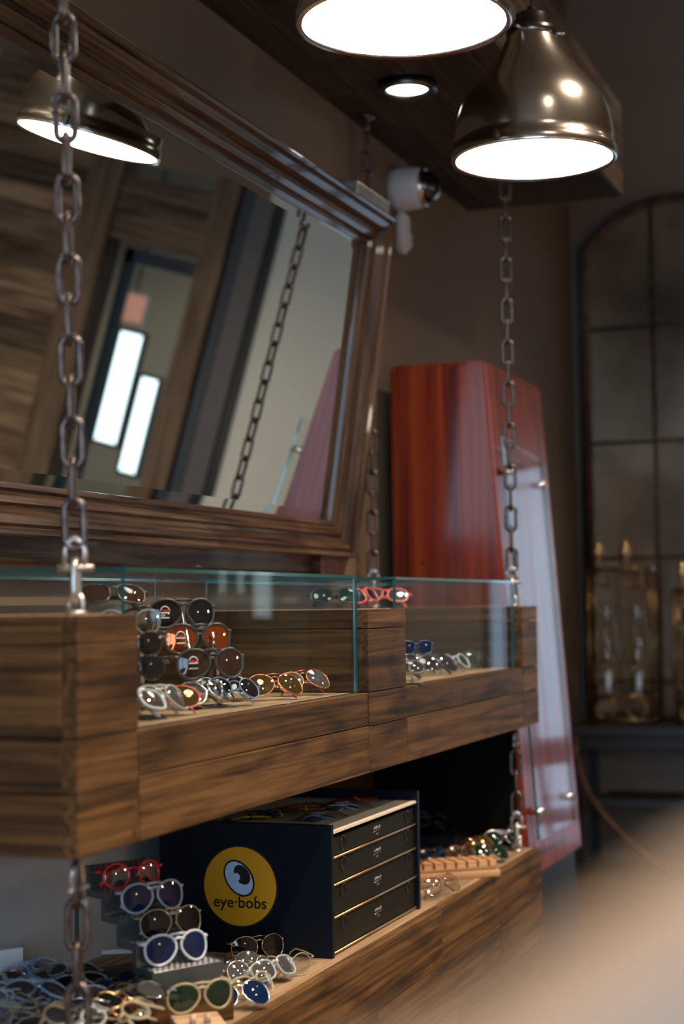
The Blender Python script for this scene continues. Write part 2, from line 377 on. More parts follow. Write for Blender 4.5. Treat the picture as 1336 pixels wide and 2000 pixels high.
# ------------------------------------------------------------------ hanging display case
case=empty('hanging_display_case',((XF+XB)/2,(Y0+Y5)/2,TB),'long reclaimed-wood display case hung on chains under the big mirror','display case')
T=.03
def bulk(y0,y1):
    zs=[(TN-.052,TN),(TT,TN-.052),(HC-.315 if y0>4 else HC-.325,TT),(TB,HC-.315 if y0>4 else HC-.325)]
    for k,(a,b) in enumerate(zs):
        pr=random.random()*.003
        plank('front_board',case,(XF-T,y0+.0015,a+.001),(XF+.001+pr,y1-.0015,b-.001),M['wood'],1)
        plank('end_board',case,(XB,y0-random.random()*.002,a+.001),(XF-T,y0+T,b-.001),M['wood'],0)
        plank('end_board',case,(XB,y1-T,a+.001),(XF-T,y1+.0,b-.001),M['wood'],0)
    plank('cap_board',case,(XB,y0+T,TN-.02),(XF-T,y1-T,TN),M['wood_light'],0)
for a,b in ((Y0,Y1),(Y2,Y3),(Y4,Y5)): bulk(a,b)
for a,b in ((Y1,Y2),(Y3,Y4)):
    plank('fascia_board',case,(XF-T,a+.0015,HC-.3125),(XF+.001,b-.0015,TT-.0005),M['wood'],1)
    plank('fascia_board',case,(XF-T,a+.0015,TB+.001),(XF+.003,b-.0015,HC-.3145),M['wood'],1)
    for k in range(4):
        x0=XB+k*(XF-T-XB)/4
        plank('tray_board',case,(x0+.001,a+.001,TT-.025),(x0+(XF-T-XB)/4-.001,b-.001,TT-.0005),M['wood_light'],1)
    plank('back_board',case,(XB,a,TB+.02),(XB+.02,b,TT-.03),M['wood'],1)
for k in range(4):
    x0=XB+.001+k*(XF-XB-.03)/4
    plank('underside_board',case,(x0,Y0+.03,TB+.002),(x0+(XF-XB-.03)/4-.002,Y5-.03,TB+.02),M['wood_dark'],1)
# glass boxes
GX=-1.4875; GT=HC+.0783; t=.008
def pane(nm,par,lo,hi,thin):
    mb=MB(); x0,y0,z0=lo; x1,y1,z1=hi
    v=[(x,y,z) for z in (z0,z1) for y in (y0,y1) for x in (x0,x1)]
    F={2:[(0,2,3,1),(4,5,7,6)],1:[(0,1,5,4),(3,2,6,7)],0:[(1,3,7,5),(2,0,4,6)]}
    for ax in range(3): mb.add(v,F[ax],M['glass'] if ax==thin else M['glassedge'])
    pl=par.location
    me_=mb.obj(nm,par); me_.data.transform(Matrix.Translation(-pl)); return me_
for i,(a,b) in enumerate(((Y1,Y2),(Y3,Y4))):
    g=empty('glass_vitrine',((GX+XB)/2,(a+b)/2,TT),['clear glass box over the left tray of the hanging case, nearest','clear glass box over the right tray of the hanging case'][i],'glass box')
    xb=XB+.03; a+=.002; b-=.002
    pane('top_pane',g,(xb,a,GT-t),(GX,b,GT),2)
    pane('front_pane',g,(GX-t,a,TT+.0005),(GX,b,GT-t),0)
    pane('end_pane',g,(xb,a,TT+.0005),(GX-t,a+t,GT-t),1); pane('end_pane',g,(xb,b-t,TT+.0005),(GX-t,b,GT-t),1)
    pane('back_pane',g,(xb,a+t,TT+.0005),(xb+t,b-t,GT-t),0)
# ------------------------------------------------------------------ lower shelf
LY0,LY1=2.0,Y5
sh=empty('lower_display_shelf',((XF+XB)/2,(LY0+LY1)/2,0),'long low reclaimed-wood plinth shelf below the hanging case','shelf')
ys_top=[LY0,3.1,4.35,5.25,LY1]
for k in range(4):
    x0=XB+k*(XF-T-XB)/4
    yy=[LY0,2.9+k*.37,4.6+.3*((k*2)%3),LY1]
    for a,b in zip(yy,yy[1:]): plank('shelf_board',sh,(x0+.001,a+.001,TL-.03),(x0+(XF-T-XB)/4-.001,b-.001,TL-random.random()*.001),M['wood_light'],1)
rows=[(TL-.162,TL,[LY0,3.52,4.83,LY1]),(TL-.325,TL-.164,[LY0,2.9,4.25,5.5,LY1]),(TL-.49,TL-.327,[LY0,3.7,5.0,LY1]),(.0,TL-.492,[LY0,3.3,4.7,LY1])]
for a,b,yy in rows:
    for y,y2 in zip(yy,yy[1:]): plank('front_board',sh,(XF-T,y+.001,a),(XF+random.random()*.003,y2-.001,b-.0005),M['wood'],1)
    plank('end_board',sh,(XB,LY1-T,a),(XF-T,LY1,b-.0005-(.03 if b>=TL-.01 else 0)),M['wood'],0); plank('end_board',sh,(XB,LY0,a),(XF-T,LY0+T,b-.0005-(.03 if b>=TL-.01 else 0)),M['wood'],0)
# back panels between shelf and case: wall light and shade put into their tones
tag(MB().box((XW+.001,1.6,TL-.1),(XW+.02,4.62,TB+.2),M['panel_lit']).obj('backboard'),'pale grey backboard painted as the lit wall behind the lower shelf at the left','backboard')
tag(MB().box((XW+.001,4.62,TL-.1),(XW+.018,6.15,TB+.2),M['wood_dark']).obj('shaded_backboard'),'backboard painted dark as the shaded wall behind the lower shelf at the right','backboard')
tag(MB().box((XB,Y5+.002,TL-.2),(-1.55,Y5+.02,TB+.1),mat('matt_black',(.004,.004,.004),.9,spec=.1)).obj('shade_panel'),'black panel added to shade the gap between the far ends of case and lower shelf','panel')  # black sheet added to keep the tower dark below the case
# ------------------------------------------------------------------ chains
PITCH=.0755; WR=.0068; HWD=.0175
def link_mesh(m, pitch=PITCH, wr=WR, hw=HWD, n=8):
    h=pitch/2+wr; pts=[]
    s=h-hw
    for k in range(9): a=pi*k/8; pts.append((hw*cos(a),0,s+hw*sin(a)))
    for k in range(9): a=pi+pi*k/8; pts.append((hw*cos(a),0,-s+hw*sin(a)))
    return MB().tube(pts,wr,m,n,closed=True,up=(0,1,0)).mesh('chain_link')
LM=link_mesh(M['chain']); LMS=link_mesh(M['steel'],.058,.0075,.017)
def shackle(mb,z,m):
    mb.tube([(-.018,0,z-.02),(-.018,0,z+.012),(-.012,0,z+.028),(0,0,z+.034),(.012,0,z+.028),(.018,0,z+.012),(.018,0,z-.02)],.006,m,8)
    mb.tube([(-.032,0,z-.02),(.034,0,z-.02)],.0065,m,8)
def chain(x,y,z0,z1,label,x1=None,y1=None,steel_bottom=True,tw=0):
    """hangs from z1 down to z0"""
    o=empty('display_chain',(x,y,z0),label,'chain','iron chains carrying the display case')
    top=Vector(((x1 if x1 is not None else x)-x,(y1 if y1 is not None else y)-y,z1-z0)); Ln=top.length; d=top/Ln
    e=MB(); e.lathe([(0,.0),(.02,0),(.02,.006),(.008,.008)],M['steel'],12)
    if steel_bottom:
        e.tube([(-.014,0,0),(-.0145,0,.02),(-.009,0,.034),(0,0,.038),(.009,0,.034),(.0145,0,.02),(.014,0,0)],.005,M['steel'],8); e.obj('staple',o)
        link('quick_link',LMS,o,tuple(d*.062),(0,0,pi/2+tw)); q=MB(); shackle(q,.0,M['steel']); q.obj('shackle',o,tuple(d*.105),(0,0,tw)); s=.165
    else:
        e.obj('staple',o); s=.04
    n=int((Ln-s-.05)/PITCH)
    for k in range(n+1):
        link('link',LM,o,tuple(d*(s+k*PITCH)),(0,atan2(d.x,d.z),(pi/2 if k%2 else 0)+tw))
    tm=M['steel'] if z1<ZC-.5 else M['chain']
    e=MB(); shackle(e,0,tm); e.lathe([(.03,.049),(.03,.044),(.012,.04),(.008,.02)],tm,12)
    zt=Ln-.05; e.obj('top_shackle',o,tuple(d*zt),(0,0,pi/2))
    return o
chain(-1.523,5.985,TN,ZC,'iron chain at the far front corner of the case, behind the far pendant',tw=.25)
chain(-2.052,5.985,TN,ZC,'iron chain beside the wall, between the mirror frame and the red speaker',tw=.35)
chain(-1.523,2.762,TN,ZC,'blurred iron chain at the near corner of the hanging case, in front of the mirror',x1=-1.545,y1=2.74,tw=.35)
chain(-2.052,2.762,TN,ZC,'iron chain at the near wall corner of the case, outside the picture on the left')
chain(-1.523,5.985,TL,TB,'short iron chain from the case down to the lower shelf, beside the speaker',tw=.25)
chain(-1.523,2.762,TL,TB,'short dark chain hanging in front of the grey panel at the lower left',tw=.35)
# ------------------------------------------------------------------ big leaning mirror
TA=radians(8.15)
MY0,MY1=1.5,5.70; H=1.185; FWD=.115
b0=Vector((-2.045-.05*cos(TA),0,1.686+.05*sin(TA)))
mir=empty('leaning_wall_mirror',(b0.x,(MY0+MY1)/2,b0.z),'large dark wood framed mirror tilted forward from the wall above the glass boxes','mirror')
mir.rotation_euler=(0,TA,0)
# local: x = out of the glass, y along, z up the slope
hy=(MY1-MY0)/2
prof=[(0,0),(.0,.012),(.012,.020),(.020,.016),(.030,.030),(.044,.040),(.050,.034),(.060,.036),(.074,.060),(.090,.072),(.098,.066),(.105,.078),(.113,.084),(.119,.080),(.120,.066),(.120,-.03)]
def rail(side):
    P=MB(); vs=[]; n=len(prof)
    iy=hy-.12; iz0=.11-.12+.0; 
    z_in0=.105; z_in1=H-.105
    for end in (0,1):
        for w_,h_ in prof:
            if side=='b': z_=z_in0-w_; y_=(-1 if end==0 else 1)*(iy+w_)
            if side=='t': z_=z_in1+w_; y_=(-1 if end==0 else 1)*(iy+w_)
            if side=='r': y_=iy+w_; z_=(z_in0-w_) if end==0 else (z_in1+w_)
            if side=='l': y_=-iy-w_; z_=(z_in0-w_) if end==0 else (z_in1+w_)
            vs.append((h_,y_,z_))
    fs=[(i,i+1,n+i+1,n+i) for i in range(n-1)]
    fs.append((n-1,0,n,2*n-1))
    P.add(vs,fs,M['frame'])
    o=P.obj('frame_rail',mir)
    if side in 'bt':
        # grain along the rail: turn the mesh so that local X follows it
        o.data.transform(Matrix.Rotation(-pi/2,4,'Z')); o.rotation_euler=(0,0,pi/2)
    else:
        o.data.transform(Matrix.Rotation(pi/2,4,'Y')); o.rotation_euler=(0,-pi/2,0)
for s in 'btlr': rail(s)
# mirror glass with a bevelled border
iy=hy-.118; z0,z1=.103,H-.103; bw=.032
P=MB()
a=[(.004,-iy,z0),(.004,iy,z0),(.004,iy,z1),(.004,-iy,z1)]; b=[(.0062,-iy+bw,z0+bw),(.0062,iy-bw,z0+bw),(.0062,iy-bw,z1-bw),(.0062,-iy+bw,z1-bw)]
P.add(b,[(0,1,2,3)],M['mirror']); P.obj('mirror_glass',mir)
P=MB()
for k in range(4):
    j=(k+1)%4; P.add([a[k],a[j],b[j],b[k]],[(0,1,2,3)],M['mirror'])
P.obj('bevelled_edge',mir)
MB().box((-.035,-hy+.02,.02),(.002,hy-.02,H-.02),M['black']).obj('backing',mir)
P=MB().box((-.03,-hy+.05,-.075),(.045,hy-.34,-.012),M['frame'],.003); o=P.obj('apron',mir); o.data.transform(Matrix.Rotation(-pi/2,4,'Z')); o.rotation_euler=(0,0,pi/2)
for y in (hy-.2,-hy+.2):
    P=MB().prism([(y-.14,-.015),(y+.14,-.015),(y+.12,-.05),(y+.11,-.082),(y-.12,-.082)],-.03,.074,M['frame'],0); P.obj('foot_block',mir)
P=MB().box((-.06,hy-.36,H+.012),(.055,hy-.02,H+.07),M['steel'],.006); P.obj('corner_bracket',mir)
# wall cleats that carry it
P=MB().box((XW,MY0+.3,1.70),(b0.x-.036,MY1-.25,1.76),M['frame']); o=P.obj('mirror_cleat'); tag(o,'dark timber wall cleat behind the bottom of the big mirror','cleat')
# ------------------------------------------------------------------ speaker tower
ty=6.22; X0=-2.055
def xr(z): return -1.6731+(2.42-z)*(.06/.827)
zt_,zb=2.424,.47
yb_t,yb_b=7.0,7.12
tw_=empty('tower_speaker',((X0+xr(zb))/2,ty,0),'tall tapered glossy red mahogany loudspeaker tower behind the display case','speaker')
def off(mb,o_): 
    q=mb.obj(*o_); q.data.transform(Matrix.Translation(-tw_.location)); return q
P=MB()
def fr(z0,z1,dx=0): 
    return [(X0-dx,ty-dx,z0),(xr(z0)+dx,ty-dx,z0),(xr(z0)+dx,yb_b+dx,z0),(X0-dx,yb_b+dx,z0),(X0-dx,ty-dx,z1),(xr(z1)+dx,ty-dx,z1),(xr(z1)+dx,yb_b+dx,z1),(X0-dx,yb_b+dx,z1)]
bm=bmesh.new(); V=[bm.verts.new(v) for v in fr(zb,zt_)]
for f_ in ((0,3,2,1),(4,5,6,7),(0,1,5,4),(1,2,6,5),(2,3,7,6),(3,0,4,7)): bm.faces.new([V[i] for i in f_])
bmesh.ops.bevel(bm,geom=bm.edges[:],offset=.012,segments=3,affect='EDGES'); bm.verts.ensure_lookup_table()
P.add([v.co for v in bm.verts],[[v.index for v in f.verts] for f in bm.faces],M['red']); bm.free()
q=off(P,('cabinet',tw_)); q.data.transform(Matrix.Rotation(pi/2,4,'Y')); q.rotation_euler=(0,-pi/2,0)
P=MB().add(fr(.0,zb-.0,-.03),[(0,3,2,1),(4,5,6,7),(0,1,5,4),(1,2,6,5),(2,3,7,6),(3,0,4,7)],M['black']); off(P,('plinth',tw_))
# recessed plinth reveal and glass front held by standoffs
gx=lambda z: xr(z)+.035
pts=[(ty+.01,.62),(ty+.62,.62),(ty+.62,2.08),(ty+.01,2.13)]
P=MB(); vs=[(gx(z),y,z) for y,z in pts]+[(gx(z)+.01,y,z) for y,z in pts]
P.add(vs,[(0,1,2,3),(4,7,6,5)],M['glass']); P.add(vs,[(0,4,5,1),(1,5,6,2),(2,6,7,3),(3,7,4,0)],M['glassedge']); off(P,('front_glass',tw_))
for y,z in ((ty+.57,.72),(ty+.57,1.98),(ty+.06,.72),(ty+.06,2.0)):
    P=MB().tube([(xr(z),y,z),(xr(z)+.062,y,z)],.014,M['chrome'],12); off(P,('standoff',tw_))
# ------------------------------------------------------------------ pendants
def pendant(loc,label):
    o=empty('pendant_lamp',loc,label,'pendant lamp','nickel dome pendants over the display')
    s=.001531
    pr=[(152,2),(160,0),(161,4),(161,20),(157,22),(156,40),(154,62),(150,84),(142,108),(130,128),(114,148),(96,168),(80,188),(68,206),(58,224),(50,242),(47,250)]
    pr=[(r*s,z*s) for r,z in pr]
    inner=[(r-.004,z+.003) for r,z in pr[:4]]
    MB().lathe(pr,M['nickel'],64).obj('shade',o)
    MB().lathe([(152*s,2*s),(150*s,8*s)],M['nickel_dk'],64).disc((0,0,4*s),151*s,M['diff'],64,flip=True).obj('diffuser',o)
    MB().lathe([(46*s,240*s),(50*s,240*s),(50*s,262*s),(46*s,264*s),(36*s,266*s),(35*s,288*s),(30*s,292*s),(9*s,293*s),(9*s,306*s),(0,306*s)],M['nickel_dk'],40).obj('collar',o)
    for a in (.3,2.4,4.5):
        d=Vector((cos(a),sin(a),0))
        MB().tube([d*46*s+Vector((0,0,252*s)),d*62*s+Vector((0,0,252*s))],.005,M['chrome'],8).lathe([(0,0),(.007,0),(.007,.006),(0,.006)],M['chrome'],8,c=d*62*s+Vector((0,0,250*s))).obj('thumb_screw',o)
        e=d*161*s
        MB().box((-.008,-.006,4*s),(.008,.006,26*s),M['nickel_dk'],.001).obj('rim_clip',o,tuple(e),(0,0,a))
    MB().tube([(0,0,300*s),(0,0,ZCEIL-loc[2]-.02)],.004,M['cord'],8).obj('cord',o)
    MB().lathe([(0,ZCEIL-loc[2]-.03),(.06,ZCEIL-loc[2]-.028),(.065,ZCEIL-loc[2]-.001)],M['nickel_dk'],24).obj('ceiling_rose',o)
    return o
PS=1.23
for (x,y),lb in (((-.94,3.9937),'far polished nickel dome pendant, whole in view at the upper right'),((-.94,2.957),'nearer nickel dome pendant, its glowing disc cut by the top of the picture')):
    p=at(1043 if y>3.5 else 789,315 if y>3.5 else 50,2,HC+1.0719*PS); pendant((p.x,p.y,p.z),lb)
M['globe']=emis('fill_globe_glow',(1,.84,.66),L_GLOBE)
for x,y,zz in ((2.3,.9,1.95),(2.3,3.4,1.95),(2.3,5.9,1.95)):  # unseen globes added as fill light for the space under the case
    o=empty('fill_globe',(x,y,zz),'added globe fill lamp over the shop floor, out of the picture','pendant lamp','added globe fill lamps over the shop floor')
    MB().lathe([(.0,-.11),(.045,-.10),(.085,-.07),(.108,-.02),(.11,.02),(.095,.06),(.06,.092),(.03,.105)],M['globe'],24).obj('globe',o)
    MB().lathe([(.0,.125),(.035,.12),(.035,.10),(.03,.098)],M['nickel_dk'],20).obj('cap',o)
    MB().tube([(0,0,.12),(0,0,ZCEIL-zz)],.004,M['cord'],6).obj('cord',o)
# ------------------------------------------------------------------ camera dome and sensor on the wall
p=at(768,372,0,XW)
o=empty('dome_camera',(XW,p.y,p.z),'white security camera with a smoked dome on the wall past the mirror corner','camera')
R90=Matrix.Rotation(pi/2,4,'Y')
MB().lathe([(0,0),(.085,0),(.088,.03),(.086,.10),(.08,.125),(.072,.135)],M['white'],32,M4=R90).obj('housing',o)
MB().lathe([(.068,.132),(.066,.15),(.055,.175),(.03,.195),(0,.20)],M['dome'],32,M4=R90).obj('dome',o)
MB().lathe([(.078,.128),(.078,.14),(.07,.145),(.067,.134)],M['nickel'],32,M4=R90).obj('ring',o)
p=at(772,456,0,XW)
o=empty('motion_sensor',(XW,p.y,p.z),'small rounded white motion sensor below the security camera','sensor')
MB().box((0,-.04,-.085),(.06,.04,.085),M['white'],.022).obj('housing',o)
MB().box((.055,-.022,-.06),(.068,.022,-.005),M['white'],.006).obj('lens',o)
# ------------------------------------------------------------------ drawer box with the round emblem
BX0,BX1,BY0,BY1,BZ=-1.995,-1.514,4.057,4.80,.945
bx=empty('drawer_cabinet',((BX0+BX1)/2,(BY0+BY1)/2,TL),'navy-black drawer cabinet with a round yellow eye emblem on the lower shelf','drawer cabinet')
L0=bx.location.copy()
def part(mb,name,par=bx):
    q=mb.obj(name,par); q.data.transform(Matrix.Translation(-L0)); return q
part(MB().box((BX0,BY0,TL),(BX1,BY0+.018,BZ),M['navy'],.001),'side_panel')
part(MB().box((BX0,BY1-.018,TL),(BX1,BY1,BZ+.01),M['navy'],.001),'side_panel')
part(MB().box((BX0,BY0+.018,TL),(BX0+.015,BY1-.018,BZ+.01),M['navy']),'back_panel')
part(MB().box((BX0+.015,BY0+.019,BZ-.025),(BX1-.004,BY1-.019,BZ-.018),M['ply'],.0005),'top_tray')
part(MB().box((BX0+.015,BY0+.019,BZ-.029),(BX1-.03,BY1-.019,BZ-.0255),M['navy']),'top_board')
part(MB().box((BX0+.015,BY0+.019,TL+.0005),(BX1-.012,BY1-.019,TL+.008),M['navy']),'bottom_board')
dz=[TL+.010,TL+.098,TL+.180,TL+.249,BZ-.030]
for k in range(4):
    a,b=dz[k],dz[k+1]-.007
    d=part(MB().box((BX0+.05,BY0+.024,a),(BX1-.012,BY1-.024,b),M['drawer'],.001),'drawer')
    part(MB().tube([(BX1-.009,BY0+.022,a-.0035),(BX1-.009,BY1-.022,a-.0035)],.0032,M['gold'],8),'brass_strip')
    for yy in (BY0+.115,BY1-.085):
        part(MB().lathe([(.0,.0),(.015,.0),(.018,.002),(.016,.004),(.013,.0025),(0,.001)],M['drawer'],20,c=(BX1-.0135,yy,b-.020),M4=R90).lathe([(.015,.004),(.017,.0045),(.0188,.003)],M['nickel_dk'],20,c=(BX1-.0135,yy,b-.020),M4=R90),'finger_pull',d)
    g=MB(); yc=BY0+.39; zc=(a+b)/2+.006
    random.seed(3)
    for q in range(9):
        y=yc-.026+q*.0065; h=random.uniform(.004,.014)
        g.tube([(BX1-.0115,y,zc-h/2),(BX1-.0115,y+.003,zc+h/2)],.0007,M['steel'],4)
    g.tube([(BX1-.0115,yc-.03,zc-.009),(BX1-.0115,yc+.028,zc-.006)],.0006,M['steel'],4)
    g.box((BX1-.0122,yc-.006,zc-.019),(BX1-.011,yc,zc-.014),M['steel']).box((BX1-.0122,yc+.004,zc-.019),(BX1-.011,yc+.010,zc-.014),M['steel'])
    part(g,'embossed_mark',d)
# emblem
RX=Matrix.Rotation(pi/2,4,'X')
ec=at(469,1731,1,BY0); ex,ez=ec.x,ec.z; er=.1005
def plate(r1,r2,th,cx,cz,y,m,name,par,n=48,rot=0,th0=.0008):
    mb=MB(); vs=[]
    for yy in (y,y-th0):
        for k in range(n):
            a=2*pi*k/n; u,v=r1*cos(a),r2*sin(a); vs.append((cx+u*cos(rot)-v*sin(rot),yy,cz+u*sin(rot)+v*cos(rot)))
    mb.add(vs,[tuple(range(n)),tuple(range(n,2*n))]+[(i,(i+1)%n,(i+1)%n+n,i+n) for i in range(n)],m)
    return part(mb,name,par)
em=plate(er*1.045,er*1.045,0,ex,ez,BY0,M['blk_ink'],'emblem',bx); em['label']='round yellow emblem with an eye and the words eye-bobs'
plate(er,er,0,ex,ez,BY0-.0008,M['yellow'],'yellow_disc',em)
rr=radians(128)
plate(.0515,.0375,0,ex-.002,ez+.021,BY0-.0016,M['blk_ink'],'eye_outline',em,rot=rr)
plate(.0465,.0325,0,ex-.002,ez+.021,BY0-.0024,M['eyewhite'],'eye_white',em,rot=rr)
plate(.0275,.0195,0,ex+.007,ez+.030,BY0-.0032,M['blk_ink'],'pupil',em,rot=rr)
plate(.0105,.0095,0,ex-.008,ez+.024,BY0-.0040,M['eyewhite'],'eye_glint',em,rot=rr)
cu=bpy.data.curves.new('emblem_text','FONT'); cu.body='eye\u00b7bobs'; cu.size=.041; cu.align_x='CENTER'; cu.extrude=.0004; cu.offset=.0004; cu.space_character=1.02
to=bpy.data.objects.new('tmp',cu); COL.objects.link(to); bpy.context.view_layer.update()
me=bpy.data.meshes.new_from_object(to.evaluated_get(bpy.context.evaluated_depsgraph_get())); bpy.data.objects.remove(to)
me.materials.clear(); me.materials.append(M['blk_ink'])
o=link('lettering',me,em,Vector((ex+.0,BY0-.0024,ez-.054))-L0,(pi/2,0,0))
g=MB()
for (u,v,w_) in ((-.064,0,0),):
    pass
# small slab serifs on the ascenders and feet
for u in (.009,.0475): g.box((ex+u-.0055,BY0-.0026,ez-.0265),(ex+u+.002,BY0-.0018,ez-.0240),M['blk_ink'])
g.lathe([(.0012,0),(.0019,0)],M['blk_ink'],12,c=(ex+.078,BY0-.0020,ez-.040),M4=RX)
part(g,'lettering_serif',em)
# ------------------------------------------------------------------ far console, arched mirror, lantern
P1=at(1135,1405,1,9.45)
ct=empty('console_table',(-1.35,9.55,0),'dark metal console table under the arched mirror','console table')
plank('table_top',ct,(-2.06,9.2,.775),(-.45,9.88,.82),M['gunmetal'],0,.003)
plank('apron',ct,(-2.0,9.24,.70),(-.5,9.26,.772),M['gunmetal'],0); plank('apron',ct,(-2.0,9.82,.70),(-.5,9.84,.772),M['gunmetal'],0)
plank('lower_rail',ct,(-1.93,9.23,.385),(-.5,9.27,.43),M['gunmetal'],0,.003); plank('lower_shelf',ct,(-1.93,9.27,.40),(-.5,9.82,.415),M['gunmetal'],0)
for x in (-2.03,-.49):
    for y in (9.26,9.82): plank('leg',ct,(x-.02,y-.02,0),(x+.02,y+.02,.775),M['gunmetal'],2)
pts=[(-2.0+ (0.55)*(t/12)**1.9,9.17,.74-.72*(t/12)**.9) for t in range(13)]
tag(MB().tube(pts,.017,M['rust'],10).tube([(-1.45,9.17,.02),(-1.30,9.17,.0175),(-1.15,9.17,.0175)],.017,M['rust'],10).tube([(-2.0,9.17,.74),(-2.0,9.2,.76)],.017,M['rust'],8).obj('curved_hose'),'brown flexible hose sagging from the console table down to the floor','hose')
# arched mirror: lead frame, muntins, twelve aged panes
am=empty('arched_mirror',(-1.5,9.80,.822),'tall arched rusty iron mirror with panes standing on the console','mirror')
hw,zs_,R_=.52,2.72,.62
def archz(x): return zs_+sqrt(max(0,R_*R_-x*x))-sqrt(R_*R_-hw*hw)
xs=[-hw+2*hw*k/24 for k in range(25)]
outer=[(-hw,0.)]+[(x,archz(x)) for x in xs]+[(hw,0.)]
MB().tube([(x,0,z) for x,z in outer],.020,M['rust'],8).tube([(-hw,0,.02),(hw,0,.02)],.02,M['rust'],8).obj('frame',am)
MB().tube([(-hw-.03,.02,0.0)]+[(x*1.06,.02,archz(x)+.02) for x in xs]+[(hw+.03,.02,0.)],.018,M['gunmetal'],8).obj('frame_back',am)
cols=[-hw,-.13,.22,hw]
rows_=[.02,.22,.93,1.60,2.27,9]
for x in cols[1:3]: MB().tube([(x,-.004,.02),(x,-.004,archz(x))],.010,M['rust'],8).obj('muntin',am)
for z in rows_[1:5]: MB().tube([(-hw,-.002,z),(hw,-.002,z)],.009,M['rust'],8).obj('muntin',am)
for i in range(3):
    for j in range(5):
        a,b=cols[i]+.002,cols[i+1]-.002; z0=rows_[j]+.002
        if j<4: poly=[(a,z0),(b,z0),(b,rows_[j+1]-.002),(a,rows_[j+1]-.002)]
        else: poly=[(a,z0),(b,z0)]+[(b+(a-b)*k/8,archz(b+(a-b)*k/8)-.004) for k in range(9)]
        vs=[(x,.012+random.uniform(-.0015,.0015),z) for x,z in poly]; vs=[(x,.012,z) for x,_,z in vs]
        k=random.uniform(-.012,.012); vs=[(x,y+k*(x-a),z) for x,y,z in vs]
        n=len(vs); q=MB().add(vs+[(x,y+.004,z) for x,y,z in vs],[tuple(range(n)),tuple(range(n,2*n))]+[(q,(q+1)%n,(q+1)%n+n,q+n) for q in range(n)],M['oldmirror']).obj('pane',am)
# lantern candelabra
def lantern(x,y,label,s=1.):
    o=empty('scroll_lantern',(x,y,.821),label,'lantern','scrollwork lanterns on the console')
    w=.17*s; h=.86*s
    f=MB()
    for a in (-w,w):
        for b in (-w*.5,w*.5): f.tube([(a,b,.0),(a,b,h)],.009,M['bronze'],6)
    for z in (.03,.16*s,h):
        f.tube([(-w,-w*.5,z),(w,-w*.5,z),(w,w*.5,z),(-w,w*.5,z)],.008,M['bronze'],6,closed=True)
    f.obj('frame',o)
    c=MB()
    for cx in (-w*.5,w*.5):
        for (zz,rr_) in ((.095*s,.055*s),(.33*s,.03),(h-.05,.045)):
            c.tube([(cx+rr_*cos(2*pi*k/16),-w*.5,zz+rr_*sin(2*pi*k/16)) for k in range(16)],.008,M['bronze'],6,closed=True)
        for sg in (-1,1):
            c.tube([(cx+sg*(.03+.03*sin(k*.7))*1.,-w*.5,.2*s+k*.045*s) for k in range(15)],.006,M['bronze'],5)
    c.obj('scrollwork',o)
    for cx in (-w*.5,w*.5):
        MB().lathe([(.0,.17*s),(.055*s,.172*s),(.06*s,.20*s),(.042*s,.26*s),(.055*s,.33*s),(.062*s,.42*s),(.05*s,.52*s),(.035*s,.60*s),(.04*s,.66*s)],M['hurr'],20,c=(cx,0,0)).obj('hurricane_glass',o)
        MB().tube([(cx,0,.165*s),(cx,0,.30*s)],.02,M['paper'],10).obj('candle',o)
    for cx in (-w*.75,w*.15):
        MB().lathe([(0,h),(.014,h+.01),(.008,h+.04),(.024,h+.07),(.032,h+.10),(.026,h+.13),(.006,h+.16),(0,h+.165)],M['gold'],14,c=(cx,0,0)).tube([(cx,0,h-.01),(cx,-w*.5,h)],.007,M['bronze'],6).obj('finial',o)
    return o
lantern(-1.775,9.42,'gilt scrollwork lantern with glass hurricanes on the console, whole in view')
lantern(-1.33,9.42,'gilt scrollwork lantern at the right edge of the picture',.86)
# ------------------------------------------------------------------ eyewear
LENS={}
def lensmat(k,c,r=.03,metal=0.,coat=.35,trans=0.):
    LENS[k]=mat('lens_'+k,c,r,metal,coat=coat); return LENS[k]
lensmat('black',(.006,.006,.008)); lensmat('brown',(.035,.017,.010)); lensmat('navy',(.004,.012,.045)); lensmat('green',(.006,.018,.010))
lensmat('orange',(.42,.085,.012),.04,.75); lensmat('gold',(.20,.115,.04),.03,.8); lensmat('rose',(.25,.17,.15),.03,.8); lensmat('silver',(.42,.43,.46),.03,.9)
LENS['clear']=clearglass('lens_clear',(.86,.89,.93),3.)
def gm(n,c,r=.22,me=0.): return mat('rim_'+n,c,r,me,coat=.5 if me<.5 else 0)
RIM={'black':gm('black',(.012,.012,.014)),'grey':gm('grey',(.035,.038,.044),.3),'red':gm('red',(.55,.01,.025)),'white':gm('white',(.46,.50,.56)),
     'silver':gm('silver',(.66,.66,.66),.18,1),'gold':gm('gold',(.72,.55,.28),.2,1),'crystal':gm('crystal',(.55,.60,.60),.1),'tortoise':gm('tortoise',(.10,.04,.015)),
     'navy':gm('navy',(.01,.03,.10)),'copper':gm('copper',(.55,.20,.10),.25,.9),'ltblue':gm('ltblue',(.30,.42,.60),.12),'coral':gm('coral',(.75,.12,.10)),'honey':gm('honey',(.50,.42,.26),.15)}
for k_,al in (('honey',.6),('crystal',.5),('ltblue',.6)): RIM[k_].node_tree.nodes['Principled BSDF'].inputs['Alpha'].default_value=al
